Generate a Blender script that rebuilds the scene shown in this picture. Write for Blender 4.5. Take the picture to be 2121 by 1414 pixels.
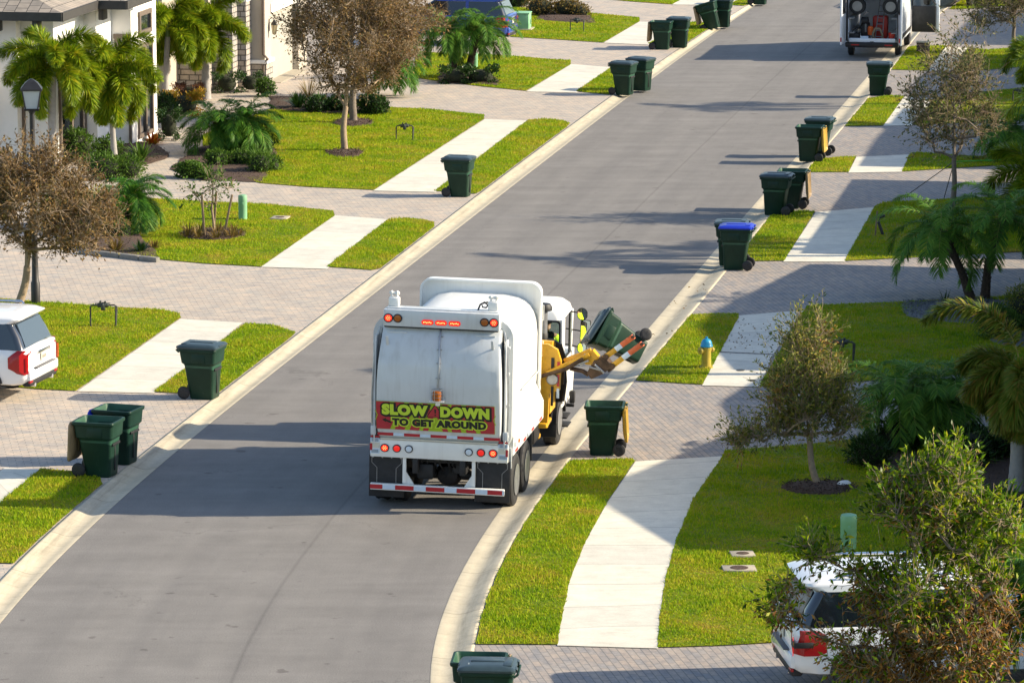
import bpy, bmesh, math, random
import numpy as np
from mathutils import Vector, Matrix, Euler
R = math.radians
for o in list(bpy.data.objects): bpy.data.objects.remove(o)
random.seed(7); rng = np.random.default_rng(7)
S = bpy.context.scene; COL = S.collection

# ------------------------------------------------------------------ camera, sky, sun, exposure
F_PX, PITCH, CAM_H, W, H = 8650.0, R(10.0), 16.6, 2121.0, 1414.0
cam_d = bpy.data.cameras.new('camera'); cam = bpy.data.objects.new('camera', cam_d); COL.objects.link(cam)
cam.location = (0, 0, CAM_H); cam.rotation_euler = (R(90) - PITCH, 0, 0)
cam_d.sensor_width = 36; cam_d.lens = F_PX / W * 36; cam_d.clip_start = 1; cam_d.clip_end = 3000
S.camera = cam
SUN_EL, SUN_AZ = R(26.0), R(90.0)
world = bpy.data.worlds.new('World'); S.world = world; world.use_nodes = True
wn = world.node_tree.nodes; wl = world.node_tree.links
sky = wn.new('ShaderNodeTexSky'); sky.sky_type = 'NISHITA'; sky.sun_disc = False
sky.sun_elevation = SUN_EL; sky.sun_rotation = SUN_AZ; sky.air_density = 1.0; sky.dust_density = 1.0; sky.ozone_density = 1.0
bg = wn['Background']; bg.inputs['Strength'].default_value = 0.125
wl.new(sky.outputs[0], bg.inputs['Color'])
sun_d = bpy.data.lights.new('sun', 'SUN'); sun_d.energy = 5.0; sun_d.angle = R(0.5); sun_d.color = (1.0, 0.86, 0.64)
sun = bpy.data.objects.new('sun', sun_d); COL.objects.link(sun); sun.rotation_euler = (0, R(90) - SUN_EL, 0); sun.location = (40, 80, 30)
S.view_settings.view_transform = 'Standard'; S.view_settings.look = 'None'; S.view_settings.gamma = 1.0
S.view_settings.exposure = 0.92
S.render.engine = 'CYCLES'; S.cycles.use_denoising = True; S.cycles.max_bounces = 6; S.cycles.transparent_max_bounces = 6

# ------------------------------------------------------------------ helpers
_c, _s = math.cos(PITCH), math.sin(PITCH)
def P(px, py, z=0.0):
    """ground (or height z) point seen at pixel px, py of the 2121x1414 photograph"""
    u = px - W/2; v = H/2 - py
    d = (u, F_PX*_c + v*_s, -F_PX*_s + v*_c)
    t = (z - CAM_H) / d[2]
    return Vector((d[0]*t, d[1]*t, z))
def PD(px, py, Y):
    u = px - W/2; v = H/2 - py
    d = (u, F_PX*_c + v*_s, -F_PX*_s + v*_c); t = Y / d[1]
    return Vector((d[0]*t, Y, CAM_H + d[2]*t))
def sc(py): return F_PX / (P(1060, py).y*_c + CAM_H*_s)      # pixels per metre on the ground at row py

def tag(o, label=None, cat=None, group=None, kind=None):
    if label: o['label'] = label
    if cat: o['category'] = cat
    if group: o['group'] = group
    if kind: o['kind'] = kind
    return o
def empty(name, loc, rz=0.0, label=None, cat=None, group=None, kind=None):
    o = bpy.data.objects.new(name, None); COL.objects.link(o); o.location = loc; o.rotation_euler = (0, 0, rz)
    o.empty_display_size = 0.2
    return tag(o, label, cat, group, kind)
def link(name, me, parent=None):
    o = bpy.data.objects.new(name, me); COL.objects.link(o)
    if parent is not None: o.parent = parent
    return o
def copy_tree(o, parent=None):
    c = o.copy(); COL.objects.link(c); c.parent = parent
    for ch in o.children: copy_tree(ch, c)
    return c
def rrect(hx, hy, r, n=3, cx=0, cy=0):
    r = min(r, hx*0.99, hy*0.99); out = []
    for k, (sx, sy) in enumerate(((1, 1), (-1, 1), (-1, -1), (1, -1))):
        for i in range(n+1):
            a = math.pi/2*(k + i/n)
            out.append((cx + sx*(hx-r) + r*math.cos(a), cy + sy*(hy-r) + r*math.sin(a)))
    return out

class MB:
    """collects shapes and links them as one mesh object"""
    def __init__(s): s.v = []; s.f = []; s.m = []; s.mi = 0; s.M = Matrix()
    def add(s, vs, fs):
        b = len(s.v); s.v += [tuple(s.M @ Vector(p)) for p in vs]
        s.f += [tuple(b+i for i in f) for f in fs]; s.m += [s.mi]*len(fs)
    def box(s, c, d, bev=0.0, rot=None, seg=2):
        bm = bmesh.new(); bmesh.ops.create_cube(bm, size=1.0)
        for v in bm.verts: v.co = Vector((v.co.x*d[0], v.co.y*d[1], v.co.z*d[2]))
        if bev > 0: bmesh.ops.bevel(bm, geom=bm.edges[:], offset=min(bev, min(d)*0.45), segments=seg, affect='EDGES', profile=0.5)
        m = Matrix.Translation(c) @ (rot.to_4x4() if rot is not None else Matrix())
        bm.verts.index_update()
        s.add([m @ v.co for v in bm.verts], [[v.index for v in f.verts] for f in bm.faces]); bm.free()
    def loft(s, rings, cap0=True, cap1=True, close=False):
        n = len(rings[0]); vs = [p for r in rings for p in r]; fs = []
        K = len(rings)
        for k in range(K if close else K-1):
            a = k*n; b = ((k+1) % K)*n
            for i in range(n): j = (i+1) % n; fs.append((a+i, a+j, b+j, b+i))
        if not close:
            if cap0: fs.append(tuple(range(n-1, -1, -1)))
            if cap1: fs.append(tuple((K-1)*n+i for i in range(n)))
        s.add(vs, fs)
    def tube(s, pts, rad, n=8, caps=True):
        pts = [Vector(p) for p in pts]; K = len(pts)
        if not hasattr(rad, '__len__'): rad = [rad]*K
        rings = []; up = None
        for k in range(K):
            t = (pts[min(k+1, K-1)] - pts[max(k-1, 0)]).normalized()
            if up is None: up = Vector((0, 0, 1)) if abs(t.z) < 0.9 else Vector((1, 0, 0))
            x = up.cross(t).normalized(); y = t.cross(x); up = y
            rings.append([pts[k] + (x*math.cos(2*math.pi*i/n) + y*math.sin(2*math.pi*i/n))*rad[k] for i in range(n)])
        s.loft(rings, caps, caps)
    def lathe(s, prof, o=(0, 0, 0), axis='z', n=24, M=None, caps=True):
        m = M if M is not None else Matrix()
        if axis == 'x': m = m @ Matrix.Rotation(R(90), 4, 'Y')
        if axis == 'y': m = m @ Matrix.Rotation(R(-90), 4, 'X')
        m = Matrix.Translation(o) @ m
        rings = [[m @ Vector((r*math.cos(2*math.pi*i/n), r*math.sin(2*math.pi*i/n), z)) for i in range(n)] for r, z in prof]
        s.loft(rings, caps, caps)
    def prism(s, poly, h0, h1, M=None, bev=0):
        m = M if M is not None else Matrix()
        s.loft([[m @ Vector((x, y, h0)) for x, y in poly], [m @ Vector((x, y, h1)) for x, y in poly]])
    def quad(s, *pts): s.add(pts, [tuple(range(len(pts)))])
    def mesh(s, me, m=None):
        m = m if m is not None else Matrix()
        s.add([m @ v.co for v in me.vertices], [tuple(p.vertices) for p in me.polygons])
    def text(s, body, size, m, offset=0.0, extrude=0.002, align='CENTER', spacing=1.0):
        cu = bpy.data.curves.new('lettering', 'FONT'); cu.body = body; cu.size = size; cu.offset = offset
        cu.extrude = extrude; cu.align_x = align; cu.align_y = 'CENTER'; cu.space_character = spacing; cu.resolution_u = 3
        ob = bpy.data.objects.new('lettering', cu); COL.objects.link(ob)
        dg = bpy.context.evaluated_depsgraph_get(); me = bpy.data.meshes.new_from_object(ob.evaluated_get(dg))
        s.mesh(me, m); bpy.data.objects.remove(ob); bpy.data.curves.remove(cu); bpy.data.meshes.remove(me)
    def build(s, name, mats, parent=None, ang=35, fix=True, loc=None):
        me = bpy.data.meshes.new(name); me.from_pydata(s.v, [], s.f)
        if not isinstance(mats, (list, tuple)): mats = [mats]
        for m in mats: me.materials.append(m)
        me.polygons.foreach_set('material_index', s.m)
        if fix:
            bm = bmesh.new(); bm.from_mesh(me); bmesh.ops.recalc_face_normals(bm, faces=bm.faces[:]); bm.to_mesh(me); bm.free()
        if ang:
            me.polygons.foreach_set('use_smooth', [True]*len(me.polygons)); me.set_sharp_from_angle(angle=R(ang))
        o = link(name, me, parent)
        if loc is not None: o.location = loc
        return o

def np_mesh(name, verts, faces_flat, sizes, mat, parent=None, smooth=False, mats=None, mi=None):
    me = bpy.data.meshes.new(name)
    me.vertices.add(len(verts)); me.vertices.foreach_set('co', np.asarray(verts, dtype=np.float32).ravel())
    sizes = np.asarray(sizes, dtype=np.int32); starts = np.concatenate([[0], np.cumsum(sizes)[:-1]]).astype(np.int32)
    me.loops.add(int(sizes.sum())); me.loops.foreach_set('vertex_index', np.asarray(faces_flat, dtype=np.int32).ravel())
    me.polygons.add(len(sizes)); me.polygons.foreach_set('loop_start', starts)
    try: me.polygons.foreach_set('loop_total', sizes)
    except Exception: pass
    for m in (mats or [mat]): me.materials.append(m)
    if mi is not None: me.polygons.foreach_set('material_index', np.asarray(mi, dtype=np.int32))
    if smooth: me.polygons.foreach_set('use_smooth', np.ones(len(sizes), dtype=bool))
    me.update(calc_edges=True); me.validate()
    return link(name, me, parent)

# ------------------------------------------------------------------ materials
def nodes(name):
    m = bpy.data.materials.new(name); m.use_nodes = True; nt = m.node_tree
    return m, nt.nodes, nt.links, nt.nodes['Principled BSDF']
def ramp(N, stops, interp='LINEAR'):
    r = N.new('ShaderNodeValToRGB'); cr = r.color_ramp; cr.interpolation = interp
    while len(cr.elements) < len(stops): cr.elements.new(0.5)
    for e, (p, c) in zip(cr.elements, stops): e.position = p; e.color = (*c, 1) if len(c) == 3 else c
    return r
def noise(N, L, scale, detail=4, rough=0.55, vec=None, dist=0):
    n = N.new('ShaderNodeTexNoise'); n.inputs['Scale'].default_value = scale; n.inputs['Detail'].default_value = detail
    n.inputs['Roughness'].default_value = rough; n.inputs['Distortion'].default_value = dist
    if vec is not None: L.new(vec, n.inputs['Vector'])
    return n
def mixc(N, L, f, a, b, mode='MIX'):
    m = N.new('ShaderNodeMix'); m.data_type = 'RGBA'; m.blend_type = mode
    for sock, x in ((m.inputs[0], f), (m.inputs[6], a), (m.inputs[7], b)):
        if hasattr(x, 'is_linked') or hasattr(x, 'node'): L.new(x, sock)
        elif isinstance(x, (tuple, list)): sock.default_value = (*x, 1)
        else: sock.default_value = x
    return m.outputs[2]
def math_(N, L, op, a, b=None, clamp=False):
    m = N.new('ShaderNodeMath'); m.operation = op; m.use_clamp = clamp
    for k, x in enumerate((a, b)):
        if x is None: continue
        if hasattr(x, 'node'): L.new(x, m.inputs[k])
        else: m.inputs[k].default_value = x
    return m.outputs[0]
def objvec(N, L, rz=0, scale=(1, 1, 1)):
    t = N.new('ShaderNodeTexCoord'); mp = N.new('ShaderNodeMapping'); L.new(t.outputs['Object'], mp.inputs['Vector'])
    mp.inputs['Rotation'].default_value = (0, 0, rz); mp.inputs['Scale'].default_value = scale
    return mp.outputs[0]
def bump(N, L, b, h, strength=0.3, dist=0.02):
    n = N.new('ShaderNodeBump'); n.inputs['Strength'].default_value = strength; n.inputs['Distance'].default_value = dist
    L.new(h, n.inputs['Height']); L.new(n.outputs[0], b.inputs['Normal'])
def mat(name, col, rough=0.5, metal=0.0, var=0.12, scale=6.0, bmp=0.0, bscale=None, coat=0.0, spec=0.5):
    m, N, L, b = nodes(name)
    v = objvec(N, L); n = noise(N, L, scale, 5, 0.6, v)
    d = tuple(c*(1-var) for c in col); e = tuple(min(1, c*(1+var)) for c in col)
    r = ramp(N, [(0.3, d), (0.7, e)]); L.new(n.outputs[0], r.inputs[0]); L.new(r.outputs[0], b.inputs['Base Color'])
    b.inputs['Roughness'].default_value = rough; b.inputs['Metallic'].default_value = metal
    b.inputs['Coat Weight'].default_value = coat; b.inputs['Specular IOR Level'].default_value = spec
    if bmp > 0:
        n2 = noise(N, L, bscale or scale*4, 4, 0.6, v); bump(N, L, b, n2.outputs[0], bmp)
    return m
def emat(name, col, strength, base=None):
    m, N, L, b = nodes(name); b.inputs['Base Color'].default_value = (*(base or col), 1)
    b.inputs['Emission Color'].default_value = (*col, 1); b.inputs['Emission Strength'].default_value = strength
    b.inputs['Roughness'].default_value = 0.25
    return m
def glass(name, col, rough=0.05):
    m, N, L, b = nodes(name); b.inputs['Base Color'].default_value = (*col, 1); b.inputs['Roughness'].default_value = rough
    b.inputs['Specular IOR Level'].default_value = 0.9; b.inputs['Coat Weight'].default_value = 0.6
    return m
def leafmat(name, stops, trans=0.35, rough=0.55, spec=0.22, clump=0.5):
    """leaf colours vary from leaf to leaf and from clump to clump"""
    m, N, L, b = nodes(name)
    g = N.new('ShaderNodeNewGeometry'); v = objvec(N, L); n = noise(N, L, 1.7, 3, 0.6, v)
    a = math_(N, L, 'MULTIPLY', g.outputs['Random Per Island'], 1-clump)
    c = math_(N, L, 'MULTIPLY', n.outputs[0], clump)
    f = math_(N, L, 'ADD', a, c, True)
    r = ramp(N, stops); L.new(f, r.inputs[0]); L.new(r.outputs[0], b.inputs['Base Color'])
    b.inputs['Roughness'].default_value = rough; b.inputs['Specular IOR Level'].default_value = spec
    t = N.new('ShaderNodeBsdfTranslucent'); L.new(r.outputs[0], t.inputs['Color'])
    mx = N.new('ShaderNodeMixShader'); mx.inputs[0].default_value = trans
    L.new(b.outputs[0], mx.inputs[1]); L.new(t.outputs[0], mx.inputs[2])
    L.new(mx.outputs[0], N['Material Output'].inputs['Surface'])
    return m

M = {}
def asphalt():
    m, N, L, b = nodes('asphalt'); t = N.new('ShaderNodeTexCoord')
    v = objvec(N, L); fine = noise(N, L, 38, 6, 0.8, v); mid = noise(N, L, 1.1, 5, 0.65, v)
    mp = N.new('ShaderNodeMapping'); L.new(t.outputs['UV'], mp.inputs['Vector']); mp.inputs['Scale'].default_value = (1.1, 0.035, 1)
    st = noise(N, L, 1.0, 4, 0.6, mp.outputs[0])
    mp2 = N.new('ShaderNodeMapping'); L.new(t.outputs['UV'], mp2.inputs['Vector']); mp2.inputs['Scale'].default_value = (0.12, 1.2, 1)
    ac = noise(N, L, 1.0, 4, 0.6, mp2.outputs[0])
    r = ramp(N, [(0.25, (0.187, 0.179, 0.171)), (0.75, (0.233, 0.224, 0.214))]); L.new(mid.outputs[0], r.inputs[0])
    r2 = ramp(N, [(0.3, (0.88, 0.88, 0.89)), (0.62, (1.04, 1.035, 1.03))]); L.new(st.outputs[0], r2.inputs[0])
    r3 = ramp(N, [(0.3, (0.66, 0.66, 0.67)), (0.7, (1.28, 1.27, 1.25))]); L.new(fine.outputs[0], r3.inputs[0])
    r5 = ramp(N, [(0.3, (0.9, 0.9, 0.9)), (0.7, (1.06, 1.06, 1.06))]); L.new(ac.outputs[0], r5.inputs[0])
    c = mixc(N, L, 1.0, r.outputs[0], r2.outputs[0], 'MULTIPLY'); c = mixc(N, L, 1.0, c, r3.outputs[0], 'MULTIPLY')
    c = mixc(N, L, 1.0, c, r5.outputs[0], 'MULTIPLY')
    # paving seam down the middle of the lane and a few dark spots
    sx = N.new('ShaderNodeSeparateXYZ'); L.new(t.outputs['UV'], sx.inputs[0])
    wob = math_(N, L, 'MULTIPLY', mid.outputs[0], 0.05)
    dsm = math_(N, L, 'ABSOLUTE', math_(N, L, 'SUBTRACT', math_(N, L, 'ADD', sx.outputs[0], wob), 4.3))
    seam = ramp(N, [(0.0, (0.72, 0.72, 0.72)), (0.05, (1, 1, 1))]); L.new(dsm, seam.inputs[0])
    c = mixc(N, L, 0.75, c, mixc(N, L, 1.0, c, seam.outputs[0], 'MULTIPLY'))
    sp = noise(N, L, 2.3, 2, 0.5, v); r4 = ramp(N, [(0.695, (1, 1, 1)), (0.74, (0.68, 0.66, 0.66))]); L.new(sp.outputs[0], r4.inputs[0])
    c = mixc(N, L, 1.0, c, r4.outputs[0], 'MULTIPLY')
    vo = N.new('ShaderNodeTexVoronoi'); vo.feature = 'DISTANCE_TO_EDGE'; vo.inputs['Scale'].default_value = 0.22
    dv = noise(N, L, 1.5, 4, 0.6, v); ds = N.new('ShaderNodeVectorMath'); ds.operation = 'MULTIPLY_ADD'; L.new(dv.outputs['Color'], ds.inputs[0]); ds.inputs[1].default_value = (1.6, 1.6, 0); L.new(v, ds.inputs[2]); L.new(ds.outputs[0], vo.inputs['Vector'])
    ck = ramp(N, [(0.0, (1, 1, 1)), (0.006, (0, 0, 0))]); L.new(vo.outputs['Distance'], ck.inputs[0]); cm = noise(N, L, 0.25, 2, 0.5, v); cmr = ramp(N, [(0.5, (0, 0, 0)), (0.6, (1, 1, 1))]); L.new(cm.outputs[0], cmr.inputs[0])
    c = mixc(N, L, math_(N, L, 'MULTIPLY', math_(N, L, 'MULTIPLY', ck.outputs[0], cmr.outputs[0]), 0.5), c, (0.09, 0.085, 0.08))
    L.new(c, b.inputs['Base Color']); b.inputs['Roughness'].default_value = 0.9; b.inputs['Specular IOR Level'].default_value = 0.25
    bump(N, L, b, fine.outputs[0], 0.5, 0.012); return m
def concrete(name, col, joint, gutter=False, jw=0.02):
    m, N, L, b = nodes(name); t = N.new('ShaderNodeTexCoord'); v = objvec(N, L)
    n = noise(N, L, 2.2, 6, 0.65, v); f = noise(N, L, 30, 4, 0.7, v)
    mp = N.new('ShaderNodeMapping'); L.new(t.outputs['UV'], mp.inputs['Vector']); mp.inputs['Scale'].default_value = (1.5, 6, 1)
    st = noise(N, L, 1.0, 5, 0.7, mp.outputs[0])
    r = ramp(N, [(0.25, tuple(x*0.84 for x in col)), (0.7, tuple(x*1.06 for x in col))]); L.new(n.outputs[0], r.inputs[0])
    r2 = ramp(N, [(0.25, (0.88, 0.88, 0.88)), (0.7, (1.05, 1.05, 1.05))]); L.new(f.outputs[0], r2.inputs[0])
    r3 = ramp(N, [(0.3, (0.86, 0.85, 0.83)), (0.48, (1, 1, 1))]); L.new(st.outputs[0], r3.inputs[0])
    c = mixc(N, L, 1.0, r.outputs[0], r2.outputs[0], 'MULTIPLY'); c = mixc(N, L, 1.0, c, r3.outputs[0], 'MULTIPLY')
    sx = N.new('ShaderNodeSeparateXYZ'); L.new(t.outputs['UV'], sx.inputs[0])
    fr = math_(N, L, 'FRACT', math_(N, L, 'DIVIDE', sx.outputs[1], joint))
    j = math_(N, L, 'LESS_THAN', fr, jw/joint)
    slab = N.new('ShaderNodeTexWhiteNoise'); slab.noise_dimensions = '1D'
    L.new(math_(N, L, 'FLOOR', math_(N, L, 'DIVIDE', sx.outputs[1], joint)), slab.inputs['W'])
    sr = ramp(N, [(0, (0.93, 0.93, 0.94)), (1, (1.05, 1.04, 1.02))]); L.new(slab.outputs[0], sr.inputs[0])
    c = mixc(N, L, 1.0, c, sr.outputs[0], 'MULTIPLY')
    c = mixc(N, L, math_(N, L, 'MULTIPLY', j, 0.55), c, tuple(x*0.35 for x in col))
    if gutter:   # a dirty line along the bottom of the gutter, broken up by noise
        d = math_(N, L, 'ABSOLUTE', math_(N, L, 'SUBTRACT', sx.outputs[0], 0.40))
        g = ramp(N, [(0.0, (1, 1, 1)), (0.16, (0, 0, 0))]); L.new(d, g.inputs[0])
        mp3 = N.new('ShaderNodeMapping'); L.new(t.outputs['UV'], mp3.inputs['Vector']); mp3.inputs['Scale'].default_value = (6, 0.5, 1)
        gn = noise(N, L, 1.0, 5, 0.7, mp3.outputs[0]); gr = ramp(N, [(0.4, (0, 0, 0)), (0.62, (1, 1, 1))]); L.new(gn.outputs[0], gr.inputs[0])
        k = math_(N, L, 'MULTIPLY', math_(N, L, 'MULTIPLY', g.outputs[0], gr.outputs[0]), 0.55)
        c = mixc(N, L, k, c, (0.16, 0.14, 0.11))
    L.new(c, b.inputs['Base Color']); b.inputs['Roughness'].default_value = 0.85; b.inputs['Specular IOR Level'].default_value = 0.3
    bump(N, L, b, f.outputs[0], 0.25, 0.01); return m
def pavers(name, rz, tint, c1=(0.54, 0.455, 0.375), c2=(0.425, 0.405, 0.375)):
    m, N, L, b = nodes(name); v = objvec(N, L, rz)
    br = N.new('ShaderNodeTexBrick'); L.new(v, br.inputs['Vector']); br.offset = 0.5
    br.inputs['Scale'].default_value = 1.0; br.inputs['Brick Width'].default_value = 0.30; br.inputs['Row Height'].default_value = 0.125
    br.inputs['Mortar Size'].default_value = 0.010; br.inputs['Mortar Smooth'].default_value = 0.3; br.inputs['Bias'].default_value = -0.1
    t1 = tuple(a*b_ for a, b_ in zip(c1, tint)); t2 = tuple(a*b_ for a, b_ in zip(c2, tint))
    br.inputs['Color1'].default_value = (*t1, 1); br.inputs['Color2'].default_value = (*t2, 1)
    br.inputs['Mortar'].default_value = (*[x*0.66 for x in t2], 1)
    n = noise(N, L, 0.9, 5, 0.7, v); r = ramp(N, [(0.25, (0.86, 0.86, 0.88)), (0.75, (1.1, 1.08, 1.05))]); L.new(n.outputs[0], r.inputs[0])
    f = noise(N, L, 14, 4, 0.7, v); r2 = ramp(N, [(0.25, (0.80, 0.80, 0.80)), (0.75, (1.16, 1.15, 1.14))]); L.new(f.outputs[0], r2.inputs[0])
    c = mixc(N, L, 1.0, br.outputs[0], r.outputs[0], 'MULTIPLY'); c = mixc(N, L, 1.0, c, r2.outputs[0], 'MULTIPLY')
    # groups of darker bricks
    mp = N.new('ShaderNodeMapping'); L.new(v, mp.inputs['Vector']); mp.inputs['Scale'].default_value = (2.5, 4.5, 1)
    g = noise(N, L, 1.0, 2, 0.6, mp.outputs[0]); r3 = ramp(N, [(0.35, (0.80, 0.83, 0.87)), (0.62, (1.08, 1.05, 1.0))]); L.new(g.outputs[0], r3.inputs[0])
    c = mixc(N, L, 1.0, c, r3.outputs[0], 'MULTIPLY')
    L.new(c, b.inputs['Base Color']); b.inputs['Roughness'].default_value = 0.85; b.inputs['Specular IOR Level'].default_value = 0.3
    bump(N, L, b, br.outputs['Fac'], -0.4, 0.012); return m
def grassmat(name, soil=False):
    m, N, L, b = nodes(name); v = objvec(N, L); g = N.new('ShaderNodeNewGeometry')
    n = noise(N, L, 0.75, 5, 0.65, v); n2 = noise(N, L, 4.0, 4, 0.7, v)
    f = math_(N, L, 'ADD', math_(N, L, 'MULTIPLY', n.outputs[0], 0.54), math_(N, L, 'MULTIPLY', n2.outputs[0], 0.34))
    f = math_(N, L, 'ADD', f, math_(N, L, 'MULTIPLY', g.outputs['Random Per Island'], 0.17))
    r = ramp(N, [(0.33, (0.105, 0.225, 0.010)), (0.43, (0.195, 0.325, 0.008)), (0.54, (0.315, 0.395, 0.010)), (0.64, (0.44, 0.38, 0.035)), (0.75, (0.33, 0.23, 0.06))])
    L.new(f, r.inputs[0]); col = r.outputs[0]
    if soil: col = mixc(N, L, 1.0, col, (0.5, 0.46, 0.45), 'MULTIPLY')
    L.new(col, b.inputs['Base Color']); b.inputs['Roughness'].default_value = 0.7; b.inputs['Specular IOR Level'].default_value = 0.125
    if not soil:
        t = N.new('ShaderNodeBsdfTranslucent'); L.new(col, t.inputs['Color'])
        mx = N.new('ShaderNodeMixShader'); mx.inputs[0].default_value = 0.35
        L.new(b.outputs[0], mx.inputs[1]); L.new(t.outputs[0], mx.inputs[2]); L.new(mx.outputs[0], N['Material Output'].inputs['Surface'])
    return m
M['asphalt'] = asphalt()
M['curb'] = concrete('kerb_concrete', (0.53, 0.475, 0.36), 3.0, True, 0.035)
M['walk'] = concrete('pavement_concrete', (0.68, 0.65, 0.56), 1.5, False, 0.035)
M['paver_left'] = pavers('driveway_pavers_left', R(-10), (1, 1, 1))
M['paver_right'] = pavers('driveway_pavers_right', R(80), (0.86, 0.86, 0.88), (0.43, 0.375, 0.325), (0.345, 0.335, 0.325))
M['grass'] = grassmat('grass_blades'); M['turf'] = grassmat('turf', True)
M['mulch'] = mat('bark_mulch', (0.075, 0.045, 0.032), 0.95, var=0.5, scale=25, bmp=0.8)
M['slate'] = mat('slate_chips', (0.13, 0.14, 0.16), 0.8, var=0.6, scale=30, bmp=0.9)
# ------------------------------------------------------------------ the ground
AL = [(-110,1440),(0,1309),(108,1170),(194,1081),(341,950),(375,925),(530,804),(655,707),(875,529),(1060,386),(1104,352),(1320,190),(1422,109),(1535,32),(1580,3),(1620,-22)]
CBL = [(-90,1300),(0,1207),(34,1168),(125,1078),(213,1000),(307,925),(445,822),(530,757),(612,695),(787,559),(902,468),(990,400),(1060,350),(1182,260),(1267,198),(1340,145),(1420,91),(1470,60),(1517,30),(1560,4),(1590,-14)]
AR = [(888,1440),(893,1400),(915,1298),(960,1175),(1027,1060),(1111,954),(1174,881),(1244,800),(1335,691),(1435,569),(1497,501),(1581,403),(1627,350),(1720,247),(1800,155),(1827,124),(1884,60),(1935,5)]
CBR = [(976,1440),(980,1390),(989,1332),(1007,1250),(1040,1160),(1092,1060),(1178,958),(1225,897),(1306,800),(1427,654),(1485,583),(1562,490),(1667,358),(1725,290),(1750,260),(1795,207),(1845,145),(1872,110),(1935,40)]
def curve(px, z):
    w = np.array([tuple(P(*p, z))[:2] for p in px]); o = np.argsort(w[:, 1]); w = w[o]
    c = np.polyfit((w[:, 1]-115)/60, w[:, 0], 7)
    y0, y1 = w[0, 1], w[-1, 1]
    def f(y):
        y = np.asarray(y, float); yc = np.clip(y, y0, y1); x = np.polyval(c, (yc-115)/60)
        d0 = (np.polyval(c, (y0+2-115)/60)-np.polyval(c, (y0-115)/60))/2; d1 = (np.polyval(c, (y1-115)/60)-np.polyval(c, (y1-3-115)/60))/3
        return x + np.where(y < y0, (y-y0)*d0, 0) + np.where(y > y1, (y-y1)*d1, 0)
    return f
KZ = 0.07
fAL, fAR, fCL, fCR = curve(AL, 0), curve(AR, 0), curve(CBL, KZ), curve(CBR, KZ)
ys = np.concatenate([np.arange(20, 60, 4), np.arange(60, 190, 0.75), np.arange(190, 420, 10)])
def ribbon(name, cols, mats, kind='structure', thick=None):
    """cols: list over stations of lists of points; UV = metres across, metres along"""
    n = len(cols[0]); vs = [p for c in cols for p in c]; fs = []; uv = {}
    along = 0; V = []
    for k in range(len(cols)):
        if k: along += (Vector(cols[k][n//2]) - Vector(cols[k-1][n//2])).length
        V.append(along)
    ac = [[0] for _ in cols]
    for k, c in enumerate(cols):
        for i in range(1, n): ac[k].append(ac[k][-1] + math.hypot(c[i][0]-c[i-1][0], c[i][1]-c[i-1][1]))
    me = bpy.data.meshes.new(name)
    for k in range(len(cols)-1):
        for i in range(n-1): fs.append((k*n+i, k*n+i+1, (k+1)*n+i+1, (k+1)*n+i))
    me.from_pydata(vs, [], fs); ul = me.uv_layers.new(name='UVMap')
    for l in me.loops:
        k, i = divmod(l.vertex_index, n); ul.data[l.index].uv = (ac[k][i], V[k])
    for p in me.polygons: p.use_smooth = True
    me.materials.append(mats)
    me.update()
    if me.polygons[0].normal.z < 0: me.flip_normals()
    return tag(link(name, me), kind=kind)
xa, xb, xc, xd = fAL(ys), fAR(ys), fCL(ys), fCR(ys)
ribbon('road', [[(xa[k]+(xb[k]-xa[k])*t, ys[k], 0.0) for t in (0, .25, .5, .75, 1)] for k in range(len(ys))], M['asphalt'])
def kerb(name, xin, xout):
    prof = [(0, 0.004), (0.04, 0.008), (0.22, -0.012), (0.40, -0.022), (0.58, 0.0), (0.75, 0.04), (0.9, KZ-0.006), (1.0, KZ), (1.0, -0.12)]
    return ribbon(name, [[(xin[k]+(xout[k]-xin[k])*t, ys[k], z) for t, z in prof] for k in range(len(ys))], M['curb'])
kerb('kerb', xa, xc); kerb('kerb', xb, xd)

def flat(name, pts, z, mats, kind='structure'):
    bm = bmesh.new(); vs = [bm.verts.new((x, y, z)) for x, y in pts]; es = [bm.edges.new((vs[i], vs[(i+1) % len(vs)])) for i in range(len(vs))]
    bmesh.ops.triangle_fill(bm, edges=es, use_beauty=True)
    for f in bm.faces:
        f.normal_update()
        if f.normal.z < 0: f.normal_flip()
    me = bpy.data.meshes.new(name); bm.to_mesh(me); bm.free(); me.materials.append(mats)
    return tag(link(name, me), kind=kind)
# wide ground under everything
gm, N_, L_, b_ = nodes('far_ground'); nn = noise(N_, L_, 0.4, 5, 0.6, objvec(N_, L_)); rr = ramp(N_, [(0.3, (0.06, 0.10, 0.012)), (0.7, (0.13, 0.16, 0.03))]); L_.new(nn.outputs[0], rr.inputs[0]); L_.new(rr.outputs[0], b_.inputs['Base Color']); b_.inputs['Roughness'].default_value = 0.95
g = MB(); g.quad((-1500, -300, -0.14), (1500, -300, -0.14), (1500, 2500, -0.14), (-1500, 2500, -0.14)); tag(g.build('ground', gm, ang=0), kind='structure')

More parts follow.
